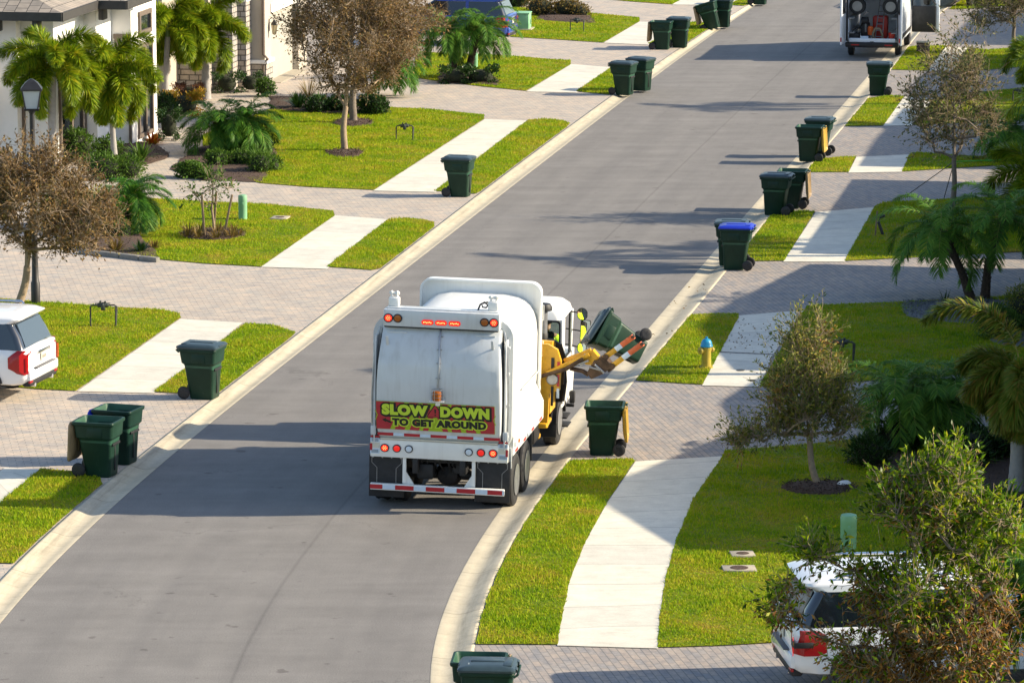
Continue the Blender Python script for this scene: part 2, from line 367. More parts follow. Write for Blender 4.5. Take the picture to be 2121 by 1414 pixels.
# driveways: bands of pavers between mid-lawn rows, behind the kerb
GZ = KZ - 0.004
def band(name, fc, side, ya, yb, mats, far=26):
    n = max(4, int((yb-ya)/0.75)); yy = np.linspace(ya, yb, n+1); xx = fc(yy)
    # the bands slant with the street: outer end is shifted along its normal (10 degrees)
    pts = [(x, y) for x, y in zip(xx, yy)]
    sh = -math.tan(R(10))*far*side
    pts += [(xx[-1]+side*far, yy[-1]+sh), (xx[0]+side*far, yy[0]+sh)]
    return flat(name, pts, GZ, mats)
def row(py): return P(1060, py).y
lb = [1290, 1040, 740, 505, 330, 160, 65, 6, -60]
for a_, b2 in zip(lb[:-1], lb[1:]): band('driveway', fCL, -1, row(a_), row(b2), M['paver_left'])
rb = [1500, 1150, 720, 490, 340, 232, 130, 40, -40]
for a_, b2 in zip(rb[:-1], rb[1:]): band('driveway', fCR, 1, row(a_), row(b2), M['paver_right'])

def K(fc, p0, p1, step=0.6, inset=0.02, side=-1):
    """points along the back of the kerb between two pixel rows (world xy)"""
    y0, y1 = P(*p0, KZ).y, P(*p1, KZ).y; n = max(2, int(abs(y1-y0)/step)); yy = np.linspace(y0, y1, n)
    return [(x + side*inset, y) for x, y in zip(fc(yy), yy)]
def X(*pts): return [tuple(P(px, py, GZ))[:2] for px, py in pts]
def rough_edge(poly, amp=0.010, step=0.25):
    out = []
    for i in range(len(poly)):
        a, b = Vector(poly[i]), Vector(poly[(i+1) % len(poly)]); d = (b-a).length; n = max(1, int(d/step)) if d < 40 else 1
        nr = Vector((-(b-a).y, (b-a).x)).normalized() if d > 0 else Vector((0, 0))
        for k in range(n):
            p = a.lerp(b, k/n); j = (math.sin(p.x*5.1+p.y*3.7)*1.2+math.sin(p.x*17.3-p.y*13.9))*0.5*amp
            out.append(tuple(p + nr*j))
    return out
HOLES = []      # (x, y, rx, ry): no blades there (mulch rings, covers)
def in_poly(pts, poly):
    x, y = pts[:, 0], pts[:, 1]; ins = np.zeros(len(pts), bool); n = len(poly); j = n-1
    for i in range(n):
        xi, yi = poly[i]; xj, yj = poly[j]
        c = ((yi > y) != (yj > y)) & (x < (xj-xi)*(y-yi)/((yj-yi) or 1e-9)+xi); ins ^= c; j = i
    return ins
LAWNS = []
def lawn(poly, hgt=1.0, dens=1.0):
    poly = rough_edge(poly); flat('lawn', poly, GZ+0.016, M['turf']); LAWNS.append((poly, hgt, dens))
def grow():
    for poly, hgt, dens in LAWNS:
        a = np.array(poly); lo, hi = a.min(0), a.max(0); lo = np.maximum(lo, (-26, 55)); hi = np.minimum(hi, (24, 200))
        ar = (hi[0]-lo[0])*(hi[1]-lo[1])
        d = 900*dens*min(1.0, (85/((lo[1]+hi[1])/2))**1.2)
        p = rng.uniform(lo, hi, (int(ar*d), 2)); k = in_poly(p, poly); p = p[k]
        half = W/2/F_PX*(p[:, 1]*_c+3)*1.06; p = p[np.abs(p[:, 0]) < half + 0.5]
        for hx, hy, rx, ry in HOLES: p = p[((p[:, 0]-hx)/rx)**2 + ((p[:, 1]-hy)/ry)**2 > 1]
        n = len(p)
        if n == 0: continue
        th = rng.uniform(0, 2*math.pi, n); patch = 0.75+0.35*np.sin(p[:, 0]*2.1+1.3*np.sin(p[:, 1]*1.7))*np.sin(p[:, 1]*1.9+p[:, 0])
        h = rng.uniform(0.030, 0.078, n)*patch*hgt; w = rng.uniform(0.008, 0.016, n)*np.maximum(1, p[:, 1]/110)
        lean = rng.uniform(0, 0.05, n); la = rng.uniform(0, 2*math.pi, n)
        z = GZ+0.014
        v = np.zeros((n, 3, 3)); dx, dy = np.cos(th)*w, np.sin(th)*w
        v[:, 0] = np.c_[p[:, 0]-dx, p[:, 1]-dy, np.full(n, z)]; v[:, 1] = np.c_[p[:, 0]+dx, p[:, 1]+dy, np.full(n, z)]
        v[:, 2] = np.c_[p[:, 0]+np.cos(la)*lean, p[:, 1]+np.sin(la)*lean, z+h]
        o = np_mesh('grass', v.reshape(-1, 3), np.arange(3*n), np.full(n, 3), M['grass']); tag(o, kind='stuff', label='short sunlit lawn grass beside the street', cat='grass')
cl = lambda a, b: K(fCL, a, b, side=-1)
cr = lambda a, b: K(fCR, a, b, side=1)
# left side, from the camera outwards
lawn(X((-160,1165),(30,1167)) + cl((34,1165),(205,1003)) + X((206,990),(160,978),(85,971),(5,1037),(-160,1180)))
lawn(X((318,812),(425,818)) + cl((450,816),(607,697)) + X((612,688),(565,673),(508,670)))
lawn(X((-330,770),(75,806),(158,810),(374,659),(372,650),(340,643),(100,627),(-330,590)))
lawn(X((676,553),(770,560)) + cl((790,556),(900,470)) + X((900,461),(878,455),(840,452),(804,455)))
lawn(X((160,520),(330,538),(420,546),(541,553),(694,447),(690,437),(560,424),(330,413),(160,405)))
lawn(X((900,396),(985,402)) + cl((992,397),(1178,264)) + X((1181,256),(1165,250),(1130,247),(1094,249)))
lawn(X((420,352),(540,380),(640,388),(775,394),(1003,247),(1002,238),(900,228),(800,222),(580,220),(420,280)))
lawn(X((1193,190),(1262,197)) + cl((1270,194),(1340,146)) + X((1345,141),(1310,134),(1268,139)))
lawn(X((860,162),(900,168),(1000,180),(1090,189),(1183,134),(1181,126),(1060,117),(860,108)))
lawn(X((1342,91),(1410,95)) + cl((1424,88),(1472,58)) + X((1478,50),(1450,47),(1424,47)))
lawn(X((1040,76),(1140,82),(1250,89),(1325,45),(1324,37),(1210,27),(1100,18),(1040,14)))
lawn(X((1240,-2),(1320,5),(1392,10),(1450,-20),(1240,-30)))
lawn(X((1508,11),(1540,13)) + cl((1550,10),(1585,-10)) + X((1560,-14)))
# right side
lawn(cr((988,1334),(1174,962)) + X((1182,955),(1240,951),(1308,951),(1315,955),(1258,1040),(1214,1120),(1181,1200),(1162,1290),(1155,1335)))
lawn(X((1362,1341),(1480,1338),(1620,1330),(2160,1310),(2400,1290),(2400,900),(2121,880),(1900,895),(1770,910),(1620,925),(1500,934),(1497,945),(1438,1030),(1400,1120),(1378,1200),(1366,1280)))
lawn(cr((1318,788),(1424,660)) + X((1432,652),(1490,649),(1530,650),(1530,658),(1494,725),(1455,797)))
lawn(X((1572,801),(1700,797),(1850,785),(2121,768),(2400,750),(2400,600),(2121,612),(1870,626),(1800,628),(1672,634),(1664,645)))
lawn(cr((1552,541),(1555,497)) + cr((1560,492),(1597,446))+ X((1605,441),(1660,437),(1688,439),(1624,541)))
lawn(X((1749,541),(1870,535),(2121,522),(2400,510),(2400,395),(2121,405),(1960,413),(1830,420),(1812,428)))
lawn(cr((1662,357),(1684,336)) + X((1700,329),(1745,325),(1773,325),(1758,357)))
lawn(X((1868,356),(1960,350),(2121,340),(2400,325),(2400,290),(2121,312),(2030,325),(1900,316),(1884,320)))
lawn(cr((1748,262),(1790,212)) + X((1798,204),(1840,198),(1873,200),(1830,261)))
lawn(X((1890,260),(2000,255),(2121,246),(2300,230),(2300,170),(2121,182),(1990,196),(1935,205)))
lawn(cr((1847,145),(1885,98)) + X((1895,96),(1960,96),(1920,147)))
lawn(X((1975,148),(2050,145),(2200,132),(2200,90),(2050,104),(2005,100)))
lawn(X((1966,20),(2010,19),(2200,5),(2200,-25),(2040,-12),(1990,2)))
# concrete pavements: left edge / right edge pairs, near to far
def walk(pairs, extra=0.012):
    cols = []
    for k in range(len(pairs)-1):
        (a, b), (c, d) = pairs[k], pairs[k+1]; A, B, C, D = (P(*q, GZ+extra) for q in (a, b, c, d))
        n = max(2, int((C-A).length/0.7))
        for i in range(n if k < len(pairs)-2 else n+1): cols.append([tuple(A.lerp(C, i/n)), tuple(B.lerp(D, i/n))])
    ribbon('pavement', cols, M['walk'])
walk([((-150,1140),(-60,1095)),((-30,1000),(5,1037)),((10,968),(82,971))])
walk([((160,810),(318,814)),((373,660),(503,668))]); walk([((540,553),(677,557)),((694,446),(804,454))])
walk([((773,395),(902,398)),((1004,247),(1095,250))]); walk([((1090,190),(1194,192)),((1183,133),(1268,140))])
walk([((1250,89),(1343,93)),((1325,45),(1425,49))]); walk([((1392,10),(1508,12)),((1440,-22),(1550,-18))])
walk([((1154,1336),(1363,1342)),((1160,1290),(1366,1280)),((1180,1200),(1379,1200)),((1213,1120),(1401,1120)),((1258,1040),(1438,1030)),((1316,955),(1498,944))])
walk([((1454,798),(1573,801)),((1490,730),(1600,735))]); walk([((1491,728),(1602,733)),((1529,653),(1665,642))], 0.009)
walk([((1622,542),(1750,542)),((1690,439),(1813,429))]); walk([((1757,358),(1869,356)),((1774,325),(1885,320))])
walk([((1829,261),(1891,260)),((1873,200),(1936,205))]); walk([((1919,147),(1976,148)),((1960,97),(2006,100))])
# path of pavers to the door of the white house
# ------------------------------------------------------------------ wheelie bins
M['bin'] = mat('green_plastic', (0.013, 0.046, 0.031), 0.40, var=0.18, scale=3, bmp=0.05, bscale=60)
def binmat():
    m, N, L, b = nodes('green_plastic'); oi = N.new('ShaderNodeObjectInfo'); v = objvec(N, L); n = noise(N, L, 3, 5, .6, v)
    r = ramp(N, [(.0, (.006, .026, .018)), (.5, (.008, .033, .021)), (1, (.014, .042, .026))]); L.new(oi.outputs['Random'], r.inputs[0])
    r2 = ramp(N, [(.3, (.82, .82, .82)), (.7, (1.2, 1.2, 1.2))]); L.new(n.outputs[0], r2.inputs[0]); sc2 = noise(N, L, 22, 5, .8, objvec(N, L, 0, (1, 1, .15))); r3 = ramp(N, [(.60, (0, 0, 0)), (.72, (1, 1, 1))]); L.new(sc2.outputs[0], r3.inputs[0])
    c = mixc(N, L, 1.0, r.outputs[0], r2.outputs[0], 'MULTIPLY'); c = mixc(N, L, math_(N, L, 'MULTIPLY', r3.outputs[0], .22), c, (.10, .12, .10))
    L.new(c, b.inputs['Base Color']); b.inputs['Roughness'].default_value = .45; b.inputs['Specular IOR Level'].default_value = .22; return m
M['bin'] = binmat()
M['bin_in'] = mat('green_plastic_inside', (0.016, 0.075, 0.042), 0.55, var=0.3, scale=5)
M['lid'] = mat('slate_plastic', (0.030, 0.050, 0.058), 0.35, var=0.2, scale=4)
M['lid_tan'] = mat('tan_plastic', (0.24, 0.165, 0.085), 0.5, var=0.25, scale=4)
M['lid_yellow'] = mat('yellow_plastic', (0.43, 0.265, 0.04), 0.45, var=0.2, scale=5)
M['lid_blue'] = mat('blue_plastic', (0.010, 0.030, 0.42), 0.38, var=0.12, scale=4)
M['lidmark'] = mat('pale_lid_emblem', (.20, .24, .25), .5, var=.4, scale=40)
M['rubber'] = mat('black_rubber', (0.018, 0.018, 0.020), 0.7, var=0.3, scale=12)
M['black'] = mat('black_metal', (0.016, 0.016, 0.018), 0.45, var=0.25, scale=10)
def bin_parts():
    b = MB(); r = lambda hx, hy, z, cx=0, rad=0.07: [(x, y, z) for x, y in rrect(hx, hy, rad, 4, cx)]
    b.loft([r(.235, .225, 0.0, .045), r(.25, .235, 0.02, .045), r(.315, .285, .70, .01), r(.335, .30, .735, .01), r(.362, .325, .76, .008), r(.385, .345, .985, 0), r(.41, .368, 1.0, 0), r(.418, .375, 1.03, 0), r(.41, .368, 1.06, 0), r(.375, .335, 1.062, 0)], True, False)
    b.mi = 1
    b.loft([r(.375, .335, 1.062, 0), r(.36, .32, 1.0, 0), r(.225, .215, .06, .04)], False, True)
    b.mi = 0
    # moulded sides: ribs, catch bar pocket, wheel arch
    for s in (-1, 1):
        b.box((.03, s*.322, .86), (.30, .05, .19), .02)
    b.mi = 2
    b.box((.345, 0, .86), (.06, .42, .07), .01); b.box((.30, 0, .36), (.05, .045, .50), .012); b.box((.335, 0, .62), (.04, .40, .05), .01)
    b.mi = 0
    b.tube([(-.40, -.30, .98), (-.46, -.28, 1.02), (-.46, .28, 1.02), (-.40, .30, .98)], .018, 8)
    return b
def bin_lid(form):
    """closed lid, hinge at x=-.42, front edge at x=.44; open lids are the same tray turned about the hinge"""
    b = MB(); r = lambda hx, hy, z, rad=0.07, cx=0.0: [(x, y, z) for x, y in rrect(hx, hy, rad, 4, cx)]
    b.loft([r(.425, .385, .010), r(.432, .392, .015), r(.432, .392, .045), r(.40, .36, .075), r(.27, .27, .098), r(.22, .2, .105)], False, True)
    b.loft([r(.425, .385, .010), r(.40, .36, .035), r(.37, .33, .062), r(.2, .2, .085)], False, True)
    b.box((.0, 0, .102), (.50, .11, .03), .012); b.box((-.30, 0, .085), (.14, .52, .04), .015); b.box((.41, 0, .05), (.05, .30, .045), .015)
    b.mi = 1; b.box((.22, .17, .096), (.13, .10, .006), .0); b.mi = 0
    for s in (-1, 1): b.tube([(-.43, s*.16, .03), (-.43, s*.30, .03)], .03, 10)
    if form == 'open':
        b.v = [(-.42+(x+.42)*.84, y, z) for x, y, z in b.v]
        # turned over the back, hanging behind the bin
        m = Matrix.Translation((-.45, 0, 1.045)) @ Matrix.Rotation(R(-267), 4, 'Y') @ Matrix.Translation((.45, 0, -.02))
        b.v = [tuple(m @ Vector(p)) for p in b.v]
    else:
        b.v = [(x, y, z+1.052) for x, y, z in b.v]
    return b
def bin_wheel(s):
    b = MB(); b.lathe([(.05, -.035), (.10, -.035), (.128, -.02), (.135, 0), (.128, .02), (.10, .035), (.05, .035)], (-.315, s*.275, .135), 'y', 20)
    b.mi = 1; b.lathe([(.0, -.03), (.085, -.03), (.085, .03), (.0, .03)], (-.315, s*.278, .135), 'y', 16)
    for k in range(6):
        a = k*math.pi/3; b.box((-.315+.05*math.cos(a), s*.306, .135+.05*math.sin(a)), (.07, .012, .016), 0, Matrix.Rotation(-a, 3, 'Y'))
    return b
BIN_BODY = {}
PROTO = {}
def trash_bin(lid, colr, loc, rz, label, parent_rot=None, sc_=1.0):
    key = (lid, colr)
    if key not in PROTO:
        t = empty('wheelie_bin', (0, 0, 0))
        if not PROTO:
            o = bin_parts().build('body', [M['bin'], M['bin_in'], M['black']], t)
            w = [bin_wheel(s).build('wheel', [M['rubber'], M['black']], t) for s in (-1, 1)]
            ax = MB(); ax.tube([(-.315, -.25, .135), (-.315, .25, .135)], .012, 6); a = ax.build('axle', M['black'], t)
            BIN_BODY['x'] = (o, *w, a)
        else:
            for q in BIN_BODY['x']: c = q.copy(); COL.objects.link(c); c.parent = t
        lo = bin_lid(lid).build('lid', [M[colr], M['lidmark']], t)
        lo['label'] = {'lid': 'slate grey lid', 'lid_tan': 'tan lid', 'lid_yellow': 'yellow lid', 'lid_blue': 'blue lid'}[colr]
        PROTO[key] = t; o = t
    else: o = copy_tree(PROTO[key])
    o.location = loc; o.rotation_euler = parent_rot if parent_rot else (0, 0, rz); o.scale = (sc_,)*3
    tag(o, label, 'wheelie bin', 'green wheelie bins set out along the kerb')
    return o
# local +x faces the street: left side bins face right (rz about -12 deg), right side bins face left
def BL(px, py, lid, colr, label, rz=-14, s=1.0): return trash_bin(lid, colr, P(px, py, GZ), R(rz), label, None, s)
def BR(px, py, lid, colr, label, rz=170, s=1.0): return trash_bin(lid, colr, P(px, py, GZ), R(rz), label, None, s)
BL(420, 823, 'closed', 'lid', 'closed green bin with slate lid beside the strip nearest the white car', -16, 1.03)
BL(206, 983, 'open', 'lid_tan', 'open green bin with tan lid hanging at its back, beside the blue lidded bin', -14, 1.03)
BL(246, 957, 'open', 'lid_blue', 'open green bin with blue lid thrown back, behind the tan lidded open bin', -18, 1.03)
BL(951, 406, 'closed', 'lid', 'lone closed green bin at the pavement end above the garbage truck', -14)
BL(1291, 196, 'closed', 'lid', 'closed green bin with blue-grey lid, front one of a far left kerb pair', -22)
BL(1327, 187, 'closed', 'lid', 'green bin with raised lid standing on the kerb behind a closed bin', -30)
BL(1370, 102, 'open', 'lid_tan', 'green bin with flat tan top, left one of the pair by the far grass strip', -12)
BL(1406, 98, 'closed', 'lid', 'green bin with dark lid, right one of the pair by the far grass strip', -12)
b9 = trash_bin('open', 'lid_tan', P(1476, 60, GZ), 0, 'green bin tipped back on its wheels with tan lid hanging open', (0, R(-16), R(-14)))
BL(1495, 56, 'closed', 'lid', 'upright green bin directly behind the tipped back bin', -14)
BL(1572, 9, 'closed', 'lid', 'green bin cut off by the top edge of the picture on the left kerb', -14)
BR(1820, 197, 'closed', 'lid', 'lone closed green bin on the kerb below the open white van', 172)
BR(1677, 333, 'open', 'lid_yellow', 'open green bin with yellow lid hanging at its back, front one of the farther pair', 168)
BR(1697, 320, 'closed', 'lid', 'closed green bin with slate lid behind the yellow lidded open bin of the farther pair', 165)
BR(1608, 444, 'closed', 'lid', 'closed green bin with slate lid in front of the open bin on the right kerb', 165)
BR(1641, 430, 'open', 'lid_tan', 'open green bin with tan lid hanging at its back, half hidden by the closed bin', 170)
BR(1525, 557, 'closed', 'lid_blue', 'green bin with bright blue lid on the right kerb above the fire hydrant', 170)
BR(1515, 548, 'closed', 'lid', 'dark lidded green bin almost hidden behind the blue lidded bin', 172)
BR(1252, 939, 'open', 'lid_yellow', 'open green bin with yellow lid hanging down, next to the truck on the dark driveway', 176, .95)
BR(993, 1503, 'open', 'lid_tan', 'open green bin at the bottom edge of the picture, behind the closed one', 176)
BR(1011, 1524, 'closed', 'lid', 'closed green bin with shiny slate lid at the bottom edge of the picture', 176)

# ------------------------------------------------------------------ the garbage truck
M['white'] = mat('white_paint', (0.80, 0.80, 0.78), 0.32, var=0.035, scale=1.2, coat=0.3)
def wornpaint(name, col, streak, rough=.36):
    m, N, L, b = nodes(name); v = objvec(N, L); n = noise(N, L, 1.3, 4, .6, v); st = noise(N, L, 1.0, 5, .65, objvec(N, L, 0, (7, 7, .35))); sp = noise(N, L, 16, 5, .7, v)
    r = ramp(N, [(.3, tuple(x*.93 for x in col)), (.7, tuple(x*1.05 for x in col))]); L.new(n.outputs[0], r.inputs[0]); k = ramp(N, [(.50, (0, 0, 0)), (.75, (1, 1, 1))]); L.new(st.outputs[0], k.inputs[0])
    c = mixc(N, L, math_(N, L, 'MULTIPLY', k.outputs[0], streak), r.outputs[0], (.26, .235, .20)); k2 = ramp(N, [(.66, (0, 0, 0)), (.76, (1, 1, 1))]); L.new(sp.outputs[0], k2.inputs[0])
    c = mixc(N, L, math_(N, L, 'MULTIPLY', k2.outputs[0], streak*.8), c, (.22, .17, .13)); L.new(c, b.inputs['Base Color']); b.inputs['Roughness'].default_value = rough; b.inputs['Coat Weight'].default_value = .25
    bump(N, L, b, n.outputs[0], .12, .05); return m
M['white'] = wornpaint('white_paint', (.80, .80, .77), .14)
M['tail'] = wornpaint('white_paint_worn_shade_tint', (.58, .605, .62), .30)  # duller bluish base puts the rear's shade into the paint; streaks are grime
M['cream'] = mat('cream_paint', (0.62, 0.58, 0.48), 0.45, var=0.06, scale=3)
M['yellow'] = mat('yellow_paint', (0.62, 0.33, 0.012), 0.42, var=0.22, scale=5, bmp=0.1)
M['rust'] = mat('greasy_steel', (0.085, 0.05, 0.03), 0.5, 0.4, var=0.5, scale=9)
M['steel'] = mat('bare_steel', (0.34, 0.35, 0.37), 0.38, 0.7, var=0.2, scale=8)
M['dark'] = mat('dark_chassis', (0.012, 0.012, 0.014), 0.6, var=0.4, scale=6)
M['redrefl'] = mat('red_reflector', (0.42, 0.012, 0.022), 0.3, var=0.1)
M['silrefl'] = mat('silver_reflector', (0.55, 0.66, 0.78), 0.25, var=0.05)
M['redlamp'] = emat('red_lamp_lit', (1.0, 0.03, 0.01), 0.7, (0.6, 0.01, 0.01))
M['redlamp2'] = emat('red_lamp_led', (1.0, 0.42, 0.12), 1.6)
M['reddull'] = emat('red_lamp_dim', (0.9, 0.02, 0.01), 0.35, (0.5, 0.01, 0.01))
M['taillens2'] = mat('amber_marker', (.5, .12, .01), .3)
M['amber'] = mat('amber_lens', (0.36, 0.095, 0.008), 0.25, var=0.15, scale=20)
M['clear'] = mat('clear_lens', (0.62, 0.70, 0.78), 0.15, var=0.1, scale=30)
M['letter'] = mat('sign_letters', (0.52, 0.68, 0.04), .5, var=.03)
M['signg'] = mat('sign_lime', (0.34, 0.46, 0.012), 0.5, var=0.04)
M['signr'] = mat('sign_red', (0.42, 0.025, 0.035), 0.5, var=0.06)
M['ink'] = mat('sign_black', (0.012, 0.014, 0.008), 0.55, var=0.1)
M['orange'] = mat('orange_tape', (0.60, 0.115, 0.03), 0.45, var=0.2, scale=8)
M['hivis'] = mat('hi_vis_fabric', (0.55, 0.88, 0.008), 0.7, var=.05)
M['glass'] = glass('window_glass', (0.012, 0.020, 0.022))
def clearglass():
    m, N, L, b = nodes('clear_glass'); N.remove(b); t = N.new('ShaderNodeBsdfTransparent'); t.inputs[0].default_value = (.62, .72, .70, 1)
    g = N.new('ShaderNodeBsdfGlossy'); g.inputs['Roughness'].default_value = 0.03; f = N.new('ShaderNodeFresnel'); f.inputs[0].default_value = 1.5
    x = N.new('ShaderNodeMixShader'); L.new(f.outputs[0], x.inputs[0]); L.new(t.outputs[0], x.inputs[1]); L.new(g.outputs[0], x.inputs[2]); L.new(x.outputs[0], N['Material Output'].inputs['Surface']); return m
M['clearglass'] = clearglass()
M['mirror'] = mat('mirror_glass', (0.9, 0.9, 0.9), 0.03, 1.0, var=0.0)
TY = R(-9.0)
truck = empty('garbage_truck', P(905, 1062), 0, 'white side loading garbage truck with lit red tail lights and yellow arm on the street', 'garbage truck')
truck.rotation_euler = (0, R(1.2), TY); truck.scale = (1.035, 1, .98)
def xz_poly(m, poly, y0, y1): m.loft([[(x, y0, z) for x, z in poly], [(x, y1, z) for x, z in poly]])
# body shell
b = MB()
def section(hw, zb, zt, y, bul, n=28):
    out = []; zc, hz = (zb+zt)/2, (zt-zb)/2
    for i in range(n):
        a = 2*math.pi*i/n + math.pi/n; e = 0.34 if math.sin(a) > 0 else 0.30
        x = hw*math.copysign(abs(math.cos(a))**e, math.cos(a)); z = zc + hz*math.copysign(abs(math.sin(a))**0.40, math.sin(a))
        x *= 1 + bul*(1-((z-zc)/hz)**2)
        z += 0.10*(1-(x/hw)**2)*(1 if math.sin(a) > 0 else 0)
        out.append((x, y, z))
    return out
b.loft([section(1.06, 1.15, 3.40, .50, .04), section(1.08, 1.15, 3.41, 1.6, .065), section(1.08, 1.15, 3.42, 3.2, .065), section(1.08, 1.15, 3.42, 4.48, .05)])
b.build('body', M['white'], truck, 40)
b = MB()                                                            # rear frame of the body, standing proud round the tailgate
fr = rrect(1.27, 1.29, .36, 6, 0, 2.42); fi = rrect(1.14, 1.17, .28, 6, 0, 2.40)
b.loft([[(x, .34, z) for x, z in fr], [(x, .56, z) for x, z in fr], [(x, .56, z) for x, z in fi], [(x, .34, z) for x, z in fi]], close=True)
b.build('rear_frame', M['tail'], truck)
b = MB()                                                            # tall plate between body and hopper
fr = rrect(1.12, 1.28, .20, 6, .02, 2.43)
b.loft([[(x, 4.50, z) for x, z in fr], [(x, 4.62, z) for x, z in fr]]); fo = rrect(1.155, 1.315, .22, 6, .02, 2.43)
b.loft([[(x, 4.40, z) for x, z in fo], [(x, 4.63, z) for x, z in fo], [(x, 4.63, z) for x, z in fr], [(x, 4.40, z) for x, z in fr]], close=True)
b.build('front_plate', M['white'], truck)
for s in (-1, 1):                                                   # sloping skirts over the wheels
    b = MB(); pf = [(1.02, 1.95), (1.27, 1.40), (1.27, 1.05), (1.24, 1.02), (1.0, 1.02)]
    b.loft([[(s*x, .62, z) for x, z in pf], [(s*x, 4.38, z) for x, z in pf]]); b.build('side_skirt', M['white'], truck, 25)
    b = MB(); b.mi = 0
    for k in range(7): b.box((s*1.276, 1.0+k*.5, 1.10), (.008, .28, .05)); b.mi = 1-b.mi
    b.build('reflective_strip', [M['redrefl'], M['silrefl']], truck)
for s in (-1, 1):
    m = MB(); m.tube([(s*1.13, .62, 2.9), (s*1.155, .62, 1.9)], .02, 6); m.tube([(s*1.17, 2.2, 2.02), (s*1.17, 4.35, 2.0)], .015, 6)
    m.box((s*1.275, 2.5, 1.385), (.012, 3.6, .02)); m.box((s*1.285, .75, 1.25), (.03, .08, .10), .008); m.box((s*1.15, .60, 1.0), (.2, .05, .4), .01); m.build('side_trim', M['tail'], truck)
    m = MB(); m.lathe([(.0, -.02), (.04, -.02), (.04, .01), (0, .02)], (s*1.28, 1.25, 1.22), 'x', 12); m.build('side_marker', M['taillens2'], truck)
# tailgate
TP = [(1.36, .16, 1.10), (1.42, .07, 1.11), (1.55, .02, 1.125), (1.75, -.02, 1.13), (2.15, -.09, 1.13), (2.5, -.12, 1.125), (2.85, -.09, 1.11), (3.15, -.01, 1.09), (3.38, .10, 1.075), (3.52, .20, 1.07)]
def tail_y(z): return float(np.interp(z, [t[0] for t in TP], [t[1] for t in TP]))
b = MB(); rings = []
for z in np.linspace(1.36, 3.52, 28):
    y = tail_y(z); w = float(np.interp(z, [t[0] for t in TP], [t[2] for t in TP])); r_ = .05
    rings.append([(-w, .58, z), (-w, y+r_, z), (-w+r_*.3, y+r_*.3, z), (-w+r_, y, z), (-w*.5, y-.004, z), (0, y-.006, z), (w*.5, y-.004, z), (w-r_, y, z), (w-r_*.3, y+r_*.3, z), (w, y+r_, z), (w, .58, z)])
b.loft(rings)
b.build('tailgate', M['tail'], truck, 30)
b = MB()                                                            # pressed creases in the upper corners
for s in (-1, 1):
    b.box((s*.80, tail_y(3.42)-.012, 3.42), (.36, .012, .03), .004); b.box((s*.95, tail_y(3.2)-.008, 3.2), (.05, .012, .36), .004, Matrix.Rotation(R(24), 3, 'X'))
b.build('tailgate_rib', M['tail'], truck)
b = MB(); b.box((0, .25, 3.69), (2.10, .34, .32), .015); b.box((0, .30, 3.862), (2.02, .24, .03), .01); b.build('lamp_bar', M['tail'], truck)
b = MB(); b.box((0, .105, 3.525), (2.06, .05, .03), .008); b.build('hinge_rail', M['dark'], truck)
def lamp(x, z, y, rad, mats, leds=False, name='tail_lamp'):
    m = MB(); m.mi = 0; m.lathe([(rad*1.0, .0), (rad*1.12, -.012), (rad*1.0, -.022), (rad*.98, -.02)], (x, y, z), 'y', 22)
    m.mi = 1; m.lathe([(0, -.024), (rad*.7, -.024), (rad*.97, -.016), (rad*.97, 0), (0, 0)], (x, y, z), 'y', 22)
    m.mi = 2
    if leds:
        for k in range(6):
            a = k*math.pi/3; m.lathe([(0, -.030), (.008, -.028), (.008, -.02)], (x+rad*.42*math.cos(a), y, z+rad*.42*math.sin(a)), 'y', 6)
        m.lathe([(0, -.030), (.008, -.028), (.008, -.02)], (x, y, z), 'y', 6)
    return m.build(name, [M['rubber'], M[mats], M['redlamp2']], truck)
for s in (-1, 1):
    lamp(s*.955, 3.69, .082, .078, 'redlamp', True); lamp(s*.785, 3.69, .082, .075, 'amber', name='turn_signal')
for x in (-.245, 0, .245):
    m = MB(); o_ = rrect(.108, .048, .047, 5, x, 3.64); i_ = rrect(.098, .038, .037, 5, x, 3.64); m.mi = 0
    m.loft([[(a, .082, c) for a, c in o_], [(a, .066, c) for a, c in o_], [(a, .058, c) for a, c in i_]], False, False)
    m.mi = 1; m.loft([[(a, .062, c) for a, c in i_], [(a, .056, c) for a, c in i_]])
    m.mi = 2
    for k in range(6): m.box((x-.065+.026*k, .054, 3.64+.006*math.sin(k*2.1)), (.015, .006, .020), .003)
    m.build('marker_lamp', [M['reddull'], M['redlamp'], M['redlamp2']], truck)
# lifting eyes and cable on the lamp bar
for s in (-1, 1):
    m = MB(); yy = .36
    for d in (-.05, .05): xz_poly(m, [(s*.90+d-.012, 3.87), (s*.90+d+.012, 3.87), (s*.90+d+.012, 4.16), (s*.90+d-.012, 4.16)], yy-.05, yy+.05)
    m.box((s*.90, yy, 3.96), (.19, .18, .18), .03); m.lathe([(.0, -.09), (.03, -.09), (.03, .09), (0, .09)], (s*.90, yy, 4.12), 'x', 10)
    m.build('lifting_lug', M['white'], truck)
m = MB(); m.tube([(.62, .34, 3.87), (.66, .34, 3.98), (.74, .33, 4.03), (.80, .34, 3.97), (.76, .36, 3.92), (.70, .36, 3.93), (.68, .38, 3.99), (.78, .40, 4.02), (.86, .38, 3.95)], .016, 8); m.build('cable', M['rubber'], truck)
